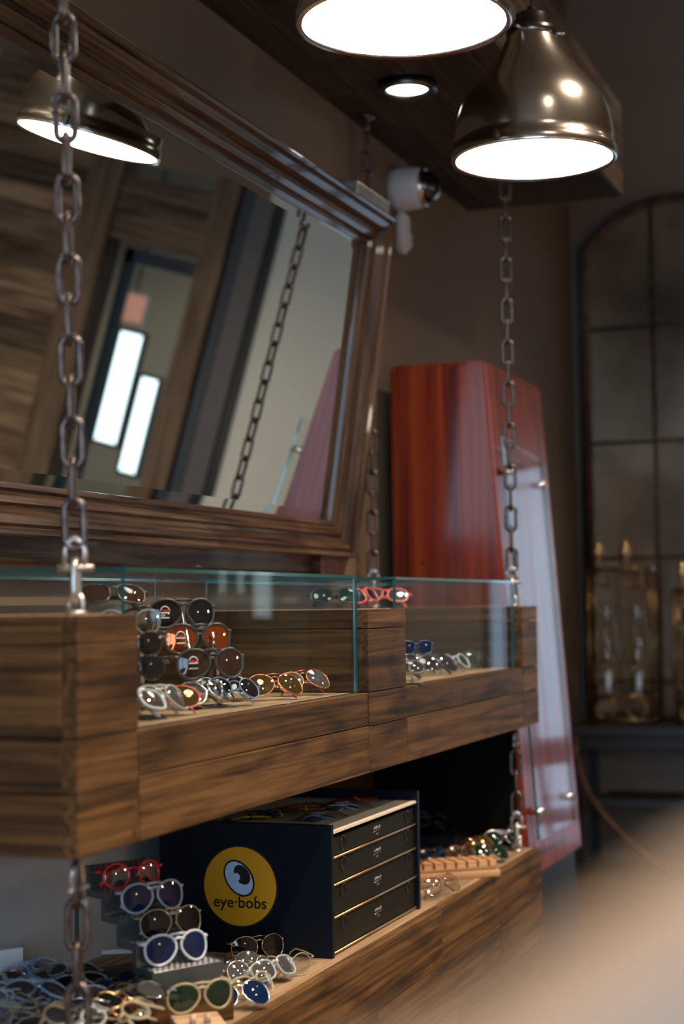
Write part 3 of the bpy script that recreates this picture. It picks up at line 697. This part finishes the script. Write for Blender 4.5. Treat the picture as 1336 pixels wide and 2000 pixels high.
def outline(shape,n=22):
    P=[]
    for k in range(n):
        t=2*pi*k/n; c,s=cos(t),sin(t)
        if shape=='round': x,z=.0235*c,.0225*s
        elif shape=='aviator':
            z=.0255*s-.002; x=.0285*c*(1+.10*s)+.0045*(-s if s<0 else 0)*1.0
        elif shape=='wayfarer':
            e=.72; x=.0265*math.copysign(abs(c)**e,c)*(1+.07*s); z=.0205*math.copysign(abs(s)**e,s)
        else: # oval sport
            e=.85; x=.029*math.copysign(abs(c)**e,c); z=.0185*math.copysign(abs(s)**e,s)
        P.append((x,z))
    return P
def wrap(x): return 3.0*x*x
MESHC={}
def gmesh(shape,thick,rim):
    key=(shape,thick,rim)
    if key in MESHC: return MESHC[key]
    m_=RIM[rim]; r=(.0026 if thick else .0012); cx=.0335 if shape!='sport' else .035
    ol=outline(shape); F=MB()
    for sg in (-1,1):
        F.tube([(sg*(cx+x),wrap(cx+x),z) for x,z in ol],r,m_,6,closed=True,up=(0,1,0))
    zb=.010 if shape!='aviator' else .012
    xi=cx-.0235
    F.tube([(-xi-.002,wrap(xi),zb),(0,-.001,zb+.003),(xi+.002,wrap(xi),zb)],r*1.1,m_,6)
    if shape=='aviator': F.tube([(-xi-.006,wrap(xi),.0215),(0,0,.0225),(xi+.006,wrap(xi),.0215)],r*.9,m_,6)
    for sg in (-1,1):
        F.tube([(sg*(cx+.026),wrap(cx+.026),.010),(sg*.066,wrap(.066)+.001,.011),(sg*.0675,wrap(.066)+.006,.011)],r*1.25,m_,6)
    for sg in (-1,1): F.tube([(sg*(xi-.001),wrap(xi)+.003,.0),(sg*(xi-.003),wrap(xi)+.007,-.006)],.0018,m_,5)
    fr_=F.mesh('frame_front')
    lens={}
    def lensme(lm,sg):
        P=MB(); n=len(ol); vs=[(sg*cx,wrap(cx)-.0030,0)]
        for q in (.5,1.):
            vs+=[(sg*(cx+x*q),wrap(cx+x*q)-.003*(1-q*q),z*q) for x,z in ol]
        fs=[(0,1+k,1+(k+1)%n) for k in range(n)]+[(1+k,1+n+k,1+n+(k+1)%n,1+(k+1)%n) for k in range(n)]
        P.add(vs,fs,lm,True); return P.mesh('lens')
    tp={}
    rt_=.0022 if thick else .0013; fl=1.7 if thick else 1.2
    def temple(sg,fold):
        x0=sg*.0675; y0=wrap(.066)+.007
        if not fold: pts=[(x0,y0,.011),(x0*1.03,y0+.05,.011),(x0*1.02,y0+.092,.009),(x0*.98,y0+.112,-.001),(x0*.95,y0+.128,-.020)]
        else:
            dy=.004 if sg>0 else .009
            pts=[(x0,y0,.011),(x0-sg*.003,y0+dy,.011),(x0-sg*.09,y0+dy+.002,.010),(x0-sg*.108,y0+dy+.003,.001),(x0-sg*.122,y0+dy+.004,-.017)]
        P=MB(); P.tube(pts,[rt_,rt_,rt_,rt_*1.2,rt_*1.3],m_,6,flat=fl,up=(0,0,1)); return P.mesh('temple')
    MESHC[key]=(fr_,lensme,temple,{}); return MESHC[key]
def glasses(pos,rz,rim='black',lens='black',shape='wayfarer',thick=True,fold=False,tilt=0,roll=0,label='',group=None,rest=True,s=1.18,logo=False):
    fr_,lf,tf,cache=gmesh(shape,thick,rim)
    o=empty('sunglasses' if lens!='clear' else 'eyeglasses',(0,0,0),label,'glasses',group)
    Rm=Matrix.Rotation(rz,4,'Z')@Matrix.Rotation(roll,4,'Y')@Matrix.Rotation(tilt,4,'X')@Matrix.Scale(s,4)
    for k_ in [('l',lens,-1),('l',lens,1),('t',fold,-1),('t',fold,1)]:
        if k_ not in cache: cache[k_]=(lf(LENS[k_[1]],k_[2]) if k_[0]=='l' else tf(k_[2],k_[1]))
    parts=[('frame_front',fr_)]+[('lens',cache[('l',lens,g)]) for g in (-1,1)]+[('temple',cache[('t',fold,g)]) for g in (-1,1)]
    zmin=1e9
    for nm,me_ in parts:
        link(nm,me_,o)
        if rest: zmin=min(zmin,min((Rm@v.co).z for v in me_.vertices))
    if logo:
        d=MB(); cx=-.0375
        d.tube([(cx+.0085*cos(pi*k/8),wrap(cx)-.0052,.002+.0085*sin(pi*k/8)) for k in range(9)],.0011,M['paper'],4)
        d.box((cx-.009,wrap(cx)-.0058,-.0015),(cx+.009,wrap(cx)-.0048,.0005),M['paper']).box((cx-.008,wrap(cx)-.0055,-.0105),(cx+.008,wrap(cx)-.0045,-.0085),M['paper'])
        d.box((cx-.005,wrap(cx)-.0058,.0015),(cx+.005,wrap(cx)-.0048,.005),RIM['red']); d.obj('lens_sticker',o)
    Rm.translation=Vector((pos[0],pos[1],pos[2]-(zmin if rest else 0)+.0004)); o.matrix_world=Rm
    return o
# rack of three sunglasses in the left tray
def rack(x,y,z,n,label,group=None,sp=.055,lean=.30,rz=radians(57)):
    o=empty('eyewear_rack',(x,y,z),label,'eyewear rack','chrome racks in the left tray',rz)
    MB().box((-.05,-.03,0),(.05,.06,.004),M['greyac'],.001).obj('base_plate',o)
    top=n*sp+.05
    for sx in (-.058,):
        MB().box((sx-.0035,-.030-.0,.004),(sx+.0035,-.027,.012),M['chrome']).tube([(sx,-.03,.004),(sx,-.03+lean*top,top)],.0048,M['chrome'],8).obj('upright',o)
    for k in range(n):
        h=.038+k*sp; yy=-.03+lean*h
        MB().tube([(-.06,yy+.03,h+.02),(.06,yy+.03,h+.02)],.0015,M['chrome'],6).tube([(0,yy,h+.02),(0,yy+.03,h+.02)],.0025,M['chrome'],6).tube([(0,yy-.012,h+.022),(0,yy-.018,h+.0),(0,yy-.016,h-.02)],.0035,M['chrome'],6).obj('nose_peg',o)
    return o
nrm=Vector((.84,-.55,0))
rk=at(398,1345,2,TT+.0); 
RKY=3.52
p=at(392,1292,1,RKY)
for k,(px,py,ln,lb) in enumerate(((360,1196,'black','top sunglasses on the chrome rack, dark frame with black lenses'),(391,1245,'orange','middle sunglasses on the chrome rack, grey frame with fiery orange lenses'),(416,1294,'brown','lowest sunglasses on the chrome rack, grey frame with brown lenses'))):
    yy=RKY+.045-.03*k
    q=at(px,py,1,yy); glasses(q,radians(50),'grey',ln,'oval' if 0 else 'aviator',True,False,radians(-4),0,lb,'sunglasses on the chrome rack',False,1.3,logo=True)
q0=at(416,1294,1,RKY-.015)
rack(q0.x-.02,q0.y+.045,TT,3,'chrome rack holding three sunglasses in the left tray')
q1=at(268,1300,1,3.12)
rack(q1.x-.015,q1.y+.05,TT,3,'second chrome rack half hidden behind the near wooden block',rz=radians(30))
for k,(py,rm,ln,lb) in enumerate(((1305,'black','black','lowest black sunglasses on the half hidden rack'),(1258,'tortoise','black','tortoise sunglasses in the middle of the half hidden rack'),(1215,'crystal','clear','clear glasses topping the half hidden rack'))):
    q=at(262-4*k,py,1,3.12+.02*k); glasses(q,radians(35),rm,ln,'round',False,False,0,0,lb,None,False,1.12)
# trays and tops:  (px,py,surface z,rz,rim,lens,shape,thick,fold,tilt,label)
Z1=TT; Z0=TN; Z2=TL
XT={305:-1.53,322:-1.60,350:-1.54,405:-1.60,432:-1.68,470:-1.56,478:-1.66,596:-1.575,618:-1.66,806:-1.53,826:-1.66,822:-1.53,935:-1.58,958:-1.60}
G=[
(305,1392,Z1,60,'white','rose','wayfarer',1,1,70,'pale framed sunglasses lying nearest the front of the left tray'),
(322,1362,Z1,20,'coral','gold','aviator',0,1,75,'red framed sunglasses with amber lenses under the rack'),
(350,1386,Z1,75,'crystal','silver','aviator',1,1,60,'clear grey glasses folded near the left tray front edge'),
(405,1352,Z1,70,'silver','silver','aviator',1,1,65,'silver mirrored aviators beside the foot of the rack'),
(432,1338,Z1,30,'white','black','round',0,1,72,'round white rimmed sunglasses right of the rack'),
(470,1350,Z1,55,'ltblue','black','round',0,1,60,'thin blue rimmed dark glasses in the middle of the left tray'),
(478,1338,Z1,100,'copper','rose','aviator',0,1,70,'copper rimmed aviators with rosy lenses, left tray middle'),
(545,1338,Z1,48,'copper','gold','aviator',0,1,62,'copper rimmed aviators with golden mirror lenses'),
(596,1334,Z1,52,'copper','silver','aviator',0,1,66,'copper rimmed aviators with grey mirror lenses, just right of the golden ones'),
(618,1330,Z1,40,'black','black','aviator',0,1,62,'black aviators at the right of the left tray pile'),
(655,1176,Z0,20,'black','green','wayfarer',1,1,50,'black glasses on top of the middle wooden block'),
(715,1176,Z0,75,'coral','black','wayfarer',1,1,60,'bright red sunglasses on top of the middle wooden block'),
(752,1176,Z0,10,'coral','silver','wayfarer',1,1,60,'red and silver sunglasses at the right end of the middle block'),
(222,1190,Z0,40,'black','brown','wayfarer',1,1,60,'dark sunglasses on top of the near wooden block'),
(806,1318,Z1,25,'black','black','sport',1,1,55,'dark glasses partly behind the middle block in the right tray'),
(826,1288,Z1,55,'grey','black','aviator',1,1,60,'grey framed sunglasses lying at the back left of the right tray'),
(822,1318,Z1,60,'red','black','sport',1,1,66,'red edged sporty sunglasses at the front of the right tray'),
(862,1302,Z1,55,'black','black','aviator',1,1,62,'black sunglasses beside the red edged pair'),
(896,1300,Z1,65,'white','green','round',1,1,60,'round white framed sunglasses in the right tray'),
(935,1296,Z1,70,'black','green','aviator',1,1,60,'green tinted black sunglasses right of the white pair'),
(958,1292,Z1,40,'black','brown','aviator',1,1,62,'last black sunglasses at the right end of the right tray'),
# lower shelf right
(866,1744,Z2,62,'tortoise','clear','aviator',0,1,60,'small folded glasses lying alone before the slotted oak block'),
(935,1662,Z2,55,'tortoise','gold','aviator',0,1,62,'gold lensed sunglasses right of the slotted oak block'),
(960,1678,Z2,50,'black','green','aviator',0,1,66,'green lensed sunglasses at the front of the far shelf pile'),
(985,1652,Z2,42,'silver','green','aviator',1,1,58,'silver rimmed dark sunglasses nearest the shelf chain'),
(905,1640,Z2,75,'tortoise','brown','wayfarer',1,1,60,'brown sunglasses behind the far shelf pile'),
(945,1640,Z2,25,'tortoise','gold','aviator',0,1,66,'amber sunglasses at the back of the far shelf pile'),
# lower shelf left and front
(508,1868,Z2,50,'gold','black','aviator',0,1,12,'upright gold rimmed sunglasses beside the foot of the drawer cabinet'),
(495,1915,Z2,60,'silver','silver','round',0,1,55,'silver rimmed glasses in front of the upright gold pair'),
(560,1902,Z2,45,'honey','clear','round',0,0,0,'open clear glasses nearest the cabinet corner'),
(540,1915,Z2,70,'crystal','silver','wayfarer',1,1,60,'crystal framed glasses beside the shelf front edge'),
(455,1905,Z2,35,'tortoise','silver','aviator',0,1,60,'tortoise glasses with bright lenses left of the crystal pair'),
(395,1940,Z2,50,'honey','green','aviator',1,0,0,'open honey framed sunglasses with dark green lenses before the stepped stand'),
(470,1968,Z2,50,'silver','navy','aviator',0,1,64,'silver and navy sunglasses right of the honey framed pair'),
(500,1950,Z2,75,'honey','clear','wayfarer',1,1,50,'folded honey framed glasses right of the silver and navy pair'),
]
for (px,py,z,rz,rm,ln,sh_,th_,fo,ti,lb) in G:
    q=(at(px,py+8,2,z) if z==Z2 else at(px,py,0,(-1.72 if z==Z0 else XT.get(px,-1.565))))
    if z==Z1: q.x=min(q.x,-1.572)
    if px==395: q=at(395,1948,0,-1.512)
    q.z=z+(.0455 if px==395 else 0); glasses(q,radians(rz),rm,ln,sh_,bool(th_),bool(fo),radians(-ti*.6) if fo else 0,radians(random.uniform(-4,4)) if fo else 0,lb)
# jumbled pile at the lower left of the shelf
pile=[('ltblue','clear'),('ltblue','silver'),('crystal','clear'),('silver','silver'),('gold','black'),('black','navy'),('black','green'),('tortoise','black'),('honey','clear'),('crystal','silver'),('ltblue','clear'),('silver','clear'),('gold','black'),('honey','silver'),('white','clear'),('ltblue','silver'),('copper','black'),('crystal','clear'),('honey','clear'),('silver','navy'),('ltblue','silver'),('black','silver'),('crystal','black'),('honey','clear'),('silver','silver'),('ltblue','clear'),('crystal','silver'),('white','silver'),('honey','silver'),('silver','clear'),('black','green'),('gold','navy'),('crystal','clear'),('ltblue','silver')]
PX=[(60,1908),(112,1918),(30,1945),(95,1960),(205,1925),(228,1910),(262,1915),(275,1935),(25,1985),(150,1955),(75,1895),(180,1975),(240,1960),(130,1990),(270,1960),(60,1970),(250,1980),(195,1992),(280,1985),(235,1940),(105,1935),(265,1945),(160,1925),(225,1990),(10,1925),(45,1930),(140,1905),(120,1950),(85,1985),(165,1990),(185,1905),(215,1950),(20,1965),(75,1950)]
wd_={'clear':'clear lenses','silver':'mirrored lenses','black':'black lenses','navy':'navy lenses','green':'dark green lenses'}
cn_={'ltblue':'pale blue','crystal':'crystal clear','navy':'navy blue','gold':'gold','black':'black','tortoise':'tortoiseshell','honey':'honey coloured','silver':'silver','white':'white','copper':'copper'}
random.seed(11)
PZ=.650
used={}
tag(MB().box((-2.06,2.45,TL+.0003),(-1.50,3.08,PZ),M['gunmetal'],.003).obj('low_platform'),'low dark platform under the heap of glasses at the lower left','platform')
order=sorted(range(len(PX)),key=lambda i:PX[i][0])
for rank,i in enumerate(order):
    px,py=PX[i]; rm,ln=pile[i]
    if px>170: py=1945+(py-1905)*.6
    else: py=py+12
    zz=PZ+random.choice((.0005,.014,.028)); q=at(px,py,2,zz+.015)
    where=('by the left edge' if px<70 else 'left of the chain' if px<140 else 'beside the chain' if px<200 else 'left of the wooden blocks' if px<270 else 'before the stepped stand')
    depth='back of heap' if py<1925 else ('mid heap' if py<1965 else 'front of heap')
    for sh_ in random.sample(['round','aviator','wayfarer'],3):
        lb=f"{cn_[rm]} {dict(round='round',aviator='teardrop',wayfarer='square')[sh_]} glasses with {wd_[ln]}, {depth}, {where}"
        if lb not in used: break
    used[lb]=1
    fo_=True
    glasses((q.x,q.y,zz),radians(random.uniform(20,110)),rm,ln,sh_,random.random()<.6,fo_,radians(-random.uniform(55,80)),radians(random.uniform(-10,10)),lb,'glasses heaped at the left of the lower shelf',True,1.08)
# ------------------------------------------------------------------ stepped stand
RZ=radians(60); S0=Vector((-1.945,3.612,0)); n_=Vector((.87,-.5,0)).normalized(); tdir=Vector((.5,.87,0)).normalized()
SK=.93
A=lambda k: Vector((-1.9*SK,3.58*SK,0))+n_*(.066*SK*(k-1))
ZT=lambda k: HC-(HC-.884+.05*k)*SK
SB=ZT(5)
st=empty('stepped_stand',(A(-1).x,A(-1).y,SB),'grey stepped display stand with striped treads on a low wooden riser','display stand',None,RZ)
WL=.175; D=.066*SK
for k in range(5):
    y0=-D*k; z1=ZT(k)-SB
    MB().box((0,y0-D,z1-.004),(WL,y0,z1),M['tread'],.0005).obj('tread',st)
    MB().box((0,y0-D-.003,z1-.0465),(WL,y0-D,z1),M['greyac'],.0005).obj('riser',st)
for x in (-.004,WL):
    poly=[(.004,0)]
    poly=[(0,0),(0,ZT(0)-SB+.003)]
    for k in range(5):
        poly+=[(-D*(k+1)-.003,ZT(k)-SB+.003),(-D*(k+1)-.003,ZT(k+1)-SB+.003)]
    inner=[(-D*5+.012,0),(-D*5+.012,ZT(4)-SB-.012)]
    for k in range(3,-1,-1): inner+=[(-D*(k+1)+.012,ZT(k+1)-SB-.012),(-D*(k+1)+.012,ZT(k)-SB-.012)]
    inner+=[(-.012,ZT(0)-SB-.012),(-.012,0)]
    poly=poly[:-1]+[(-D*5-.003,0)]+inner
    MB().prism(poly,x,x+.004,M['greyac'],0).obj('side_panel',st)
rb=empty('wooden_riser',(A(-1).x,A(-1).y,TL),'wooden riser block under the grey stepped stand','riser',None,RZ)
MB().box((-.01,-D*5-.004,0),(WL+.03,.01,SB-TL-.0005),M['wood'],.002).obj('block',rb)
SG=[(1,.085,.018,'red','clear','round',True,'red round eyeglasses on the second step of the stand'),
    (2,.10,.018,'crystal','navy','aviator',True,'crystal framed aviators with navy lenses on the third step'),
    (3,.105,.016,'honey','black','aviator',False,'thin gold rimmed dark aviators on the fourth step'),
    (4,.085,.030,'white','navy','aviator',True,'white framed sunglasses with navy lenses at the back of the lowest step')]
for k,u,v,rm,ln,sh_,th_,lb in SG:
    p=A(k)+tdir*u+n_*(-v); p.z=ZT(k)+.001
    glasses(p,radians(57),rm,ln,sh_,th_,True,radians(-8),0,lb,None,True,1.22)
# flat white tray under the stand and pale boards with pegs in front
p=at(205,1858,2,TL); 
tag(MB().box((-.13,-.10,0),(.13,.10,.012),M['paper'],.002).obj('white_tray',None,(p.x-.02,p.y+.05,TL),(0,0,.5)),'flat white tray on the lower shelf behind the heaped glasses','tray')
p=Vector((-1.508,3.225,0)); pg=empty('peg_board',(p.x,p.y,TL),'pale wooden block with two short pegs at the bottom of the picture','peg block',None,.6)
MB().box((-.045,-.065,0),(.055,.045,.045),M['pegwood'],.002).obj('block',pg)
for x in (-.012,.018): MB().tube([(x,-.05,.045),(x,-.05,.064)],.007,M['pegwood'],12).obj('peg',pg)
p=at(330,2010,2,TL+.06)
tag(MB().box((-.05,-.04,0),(.05,.04,.05),M['pegwood'],.002).obj('wooden_block',None,(p.x,p.y,TL),(0,0,.9)),'plain pinkish wooden block left of the pegged one','wooden block')
p=at(18,1900,2,PZ+.03)
tag(MB().box((-.03,-.012,0),(.03,.012,.085),M['paper'],.002).obj('card_holder',None,(p.x,p.y,PZ+.0005),(0,0,1.0)),'small white card holder at the left picture edge','card holder')
p=at(803,1314,2,TT)
tag(MB().box((-.02,-.03,0),(.02,.03,.022),M['paper'],.002).obj('white_box',None,(p.x-.01,p.y+.01,TT),(0,0,.2)),'small white box in the right tray beside the middle block','box')
p=at(806,1262,1,4.66)
o=empty('single_stand',(p.x,p.y,TT),'slim silver single-pair stand half hidden by the middle block','display stand')
MB().box((-.025,-.02,0),(.025,.02,.004),M['greyac']).obj('base',o); MB().tube([(0,0,.004),(-.025,0,.12)],.003,M['chrome'],8).obj('rod',o)
glasses((p.x+.012,p.y,p.z-.005),radians(50),'navy','navy','wayfarer',True,False,0,0,'navy sunglasses on the slim silver stand in the right tray',None,False,.95)
# ------------------------------------------------------------------ slotted oak block beyond the cabinet
p=at(886,1712,2,TL); ob=empty('slotted_block',(p.x,p.y,TL),'oiled oak eyewear block with sawn slots beyond the drawer cabinet','eyewear block',None,radians(38))
MB().box((-.16,-.06,0),(.14,.06,.022),M['traywood'],.002).obj('base',ob)
P=MB()
poly=[(-.16,.0225),(.128,.0225),(.128,.055)]
x=.128
k=0
for x in [.10,.062,.024,-.014,-.052,-.09,-.128]:
    poly+=[(x+.006,.055),(x+.006,.034),(x-.003,.034),(x-.003,.055)]
poly+=[(-.16,.055)]
P.prism([(a,b) for a,b in poly],-.055,.05,M['traywood'],1); P.obj('slotted_top',ob)
for (px,py,yy,rm,ln,lb) in ((846,1660,5.15,'black','navy','dark glasses standing in the slotted oak block, nearer the cabinet'),(905,1655,5.35,'tortoise','brown','tortoise sunglasses standing in the slotted oak block')):
    q=at(px,py+14,2,TL+.056); glasses((q.x,q.y,TL+.036),radians(60),rm,ln,'wayfarer',True,True,radians(-25),0,lb,None,True,1.)
p=at(850,1640,2,TL+.04); ds=empty('dark_riser',(p.x-.05,p.y+.12,TL),'low dark display riser at the back beyond the cabinet','riser')
MB().box((-.12,-.10,0),(.12,.10,.05),M['gunmetal'],.002).obj('box',ds)
MB().box((-.125,-.105,.0505),(.125,.105,.056),M['black'],.001).obj('top',ds)
glasses((p.x-.03,p.y+.06,TL+.0565),radians(50),'black','black','sport',True,True,radians(-50),0,'black sporty sunglasses on the low dark riser')
glasses((p.x-.07,p.y+.17,TL+.0565),radians(70),'navy','black','aviator',True,True,radians(-55),0,'navy framed sunglasses at the back of the low dark riser')
# ------------------------------------------------------------------ bagged glasses on the cabinet
TOPZ=BZ-.018
def bagged(px,py,rz,yarn,rim,lens,label):
    q=at(px,py,2,TOPZ); q.x=min(max(q.x,-1.90),-1.60); q.y=min(max(q.y,4.17),4.69); o=empty('bagged_glasses',(q.x,q.y,TOPZ+.0005),label,'bagged glasses','bagged glasses on the drawer cabinet',radians(rz))
    P=MB(); n,m2=14,8; random.seed(int(px)); vs=[]
    for i in range(n+1):
        for j in range(m2+1):
            u=i/n*2-1; v=j/m2*2-1
            h=.024*(1-abs(u)**3)*(1-v*v)**.6+random.uniform(-.002,.003)*(1-abs(v)); vs.append((u*.085,v*.034*(1+.1*sin(u*5)),max(.0015,h)))
    base=len(vs); vs+=[(x,y,.0) for x,y,z in vs]
    fs=[(i*(m2+1)+j,(i+1)*(m2+1)+j,(i+1)*(m2+1)+j+1,i*(m2+1)+j+1) for i in range(n) for j in range(m2)]
    P.add(vs[:base],fs,M['bag'],True); P.obj('clear_bag',o)
    Y=MB()
    if yarn:
        for k in range(5):
            r=.0028; yy=-.012+k*.006
            Y.tube([(-.055+.004*k,yy,.006),(-.02,yy*.8,.010),(.02,yy,.009),(.055-.003*k,yy*.8,.006)],r,M[yarn],6)
        Y.tube([(.0,-.017,.006),(.0,0,.017),(0,.017,.006),(0,0,.003)],.0035,M['yarn_yel' if yarn!='yarn_yel' else 'blue_trim'],6,closed=True)
        Y.obj('bundled_cord',o)
    else:
        fr_,lf,tf,cache=gmesh('aviator',True,rim)
        for k_ in [('l',lens,-1),('l',lens,1)]:
            if k_ not in cache: cache[k_]=lf(LENS[k_[1]],k_[2])
        link('frame_front',fr_,o,(0,0,.006),(radians(-78),0,0)); link('lens',cache[('l',lens,-1)],o,(0,0,.006),(radians(-78),0,0)); link('lens',cache[('l',lens,1)],o,(0,0,.006),(radians(-78),0,0))
        MB().box((-.03,-.012,.019),(.012,.018,.020),M['paper']).obj('paper_tag',o)
    return o
bagged(488,1602,40,'yarn_yel','gold','clear','clear bag with a yellow cord at the near left of the cabinet top')
bagged(545,1596,55,'blue_trim','gold','clear','clear bag with a grey blue cord beside the yellow one')
bagged(596,1586,35,'yarn_red','gold','clear','clear bag with a dark red cord and yellow band, cabinet top middle')
bagged(628,1600,70,None,'ltblue','silver','clear bag of blue tipped glasses nearest the cabinet front')
bagged(672,1580,45,None,'white','silver','bag of white and silver glasses, biggest on the cabinet top')
bagged(712,1562,60,'yarn_red','gold','clear','clear bag with a bright orange red cord at the far end')
# ------------------------------------------------------------------ blurred tan chair in the foreground
d_=.52
def fgp(px,py): 
    r=ray(px,py); return CAM+r*d_
A_=fgp(1100,2040); B_=fgp(1500,1700)
ang=atan2((B_-A_).y,(B_-A_).x)
FS=.8
fc=empty('highback_stool',(-.03*FS,.521*FS,0),'out of focus tan upholstered seat back filling the lower right corner','stool')
fc.rotation_euler=(0,0,TH)
poly=[(-.235,1.05),(-.235,1.315),(-.19,1.345),(-.12,1.372),(-.05,1.42),(-.0,1.443),(.06,1.455),(.20,1.452),(.27,1.42),(.29,1.36),(.29,1.05)]
P=MB(); P.prism([(x*FS,1.5+(z-1.5)*FS) for x,z in poly],-.035,.035,M['tan'],1); q=P.obj('seat_back',fc)
mo=q.modifiers.new('bev','BEVEL'); mo.width=.015; mo.segments=3
MB().box((-.22,-.03,.93),(.27,.42,1.045),M['tan'],.03).obj('seat',fc)
for x in (-.19,.24):
    for y in (.0,.38): MB().tube([(x,y,.94),(x*1.1,y*1.08,0)],.016,M['gunmetal'],8).obj('leg',fc)
MB().tube([(-.2,.39,.35),(.25,.39,.35),(.25,.0,.35),(-.2,.0,.35)],.01,M['gunmetal'],8,closed=True).obj('foot_ring',fc)
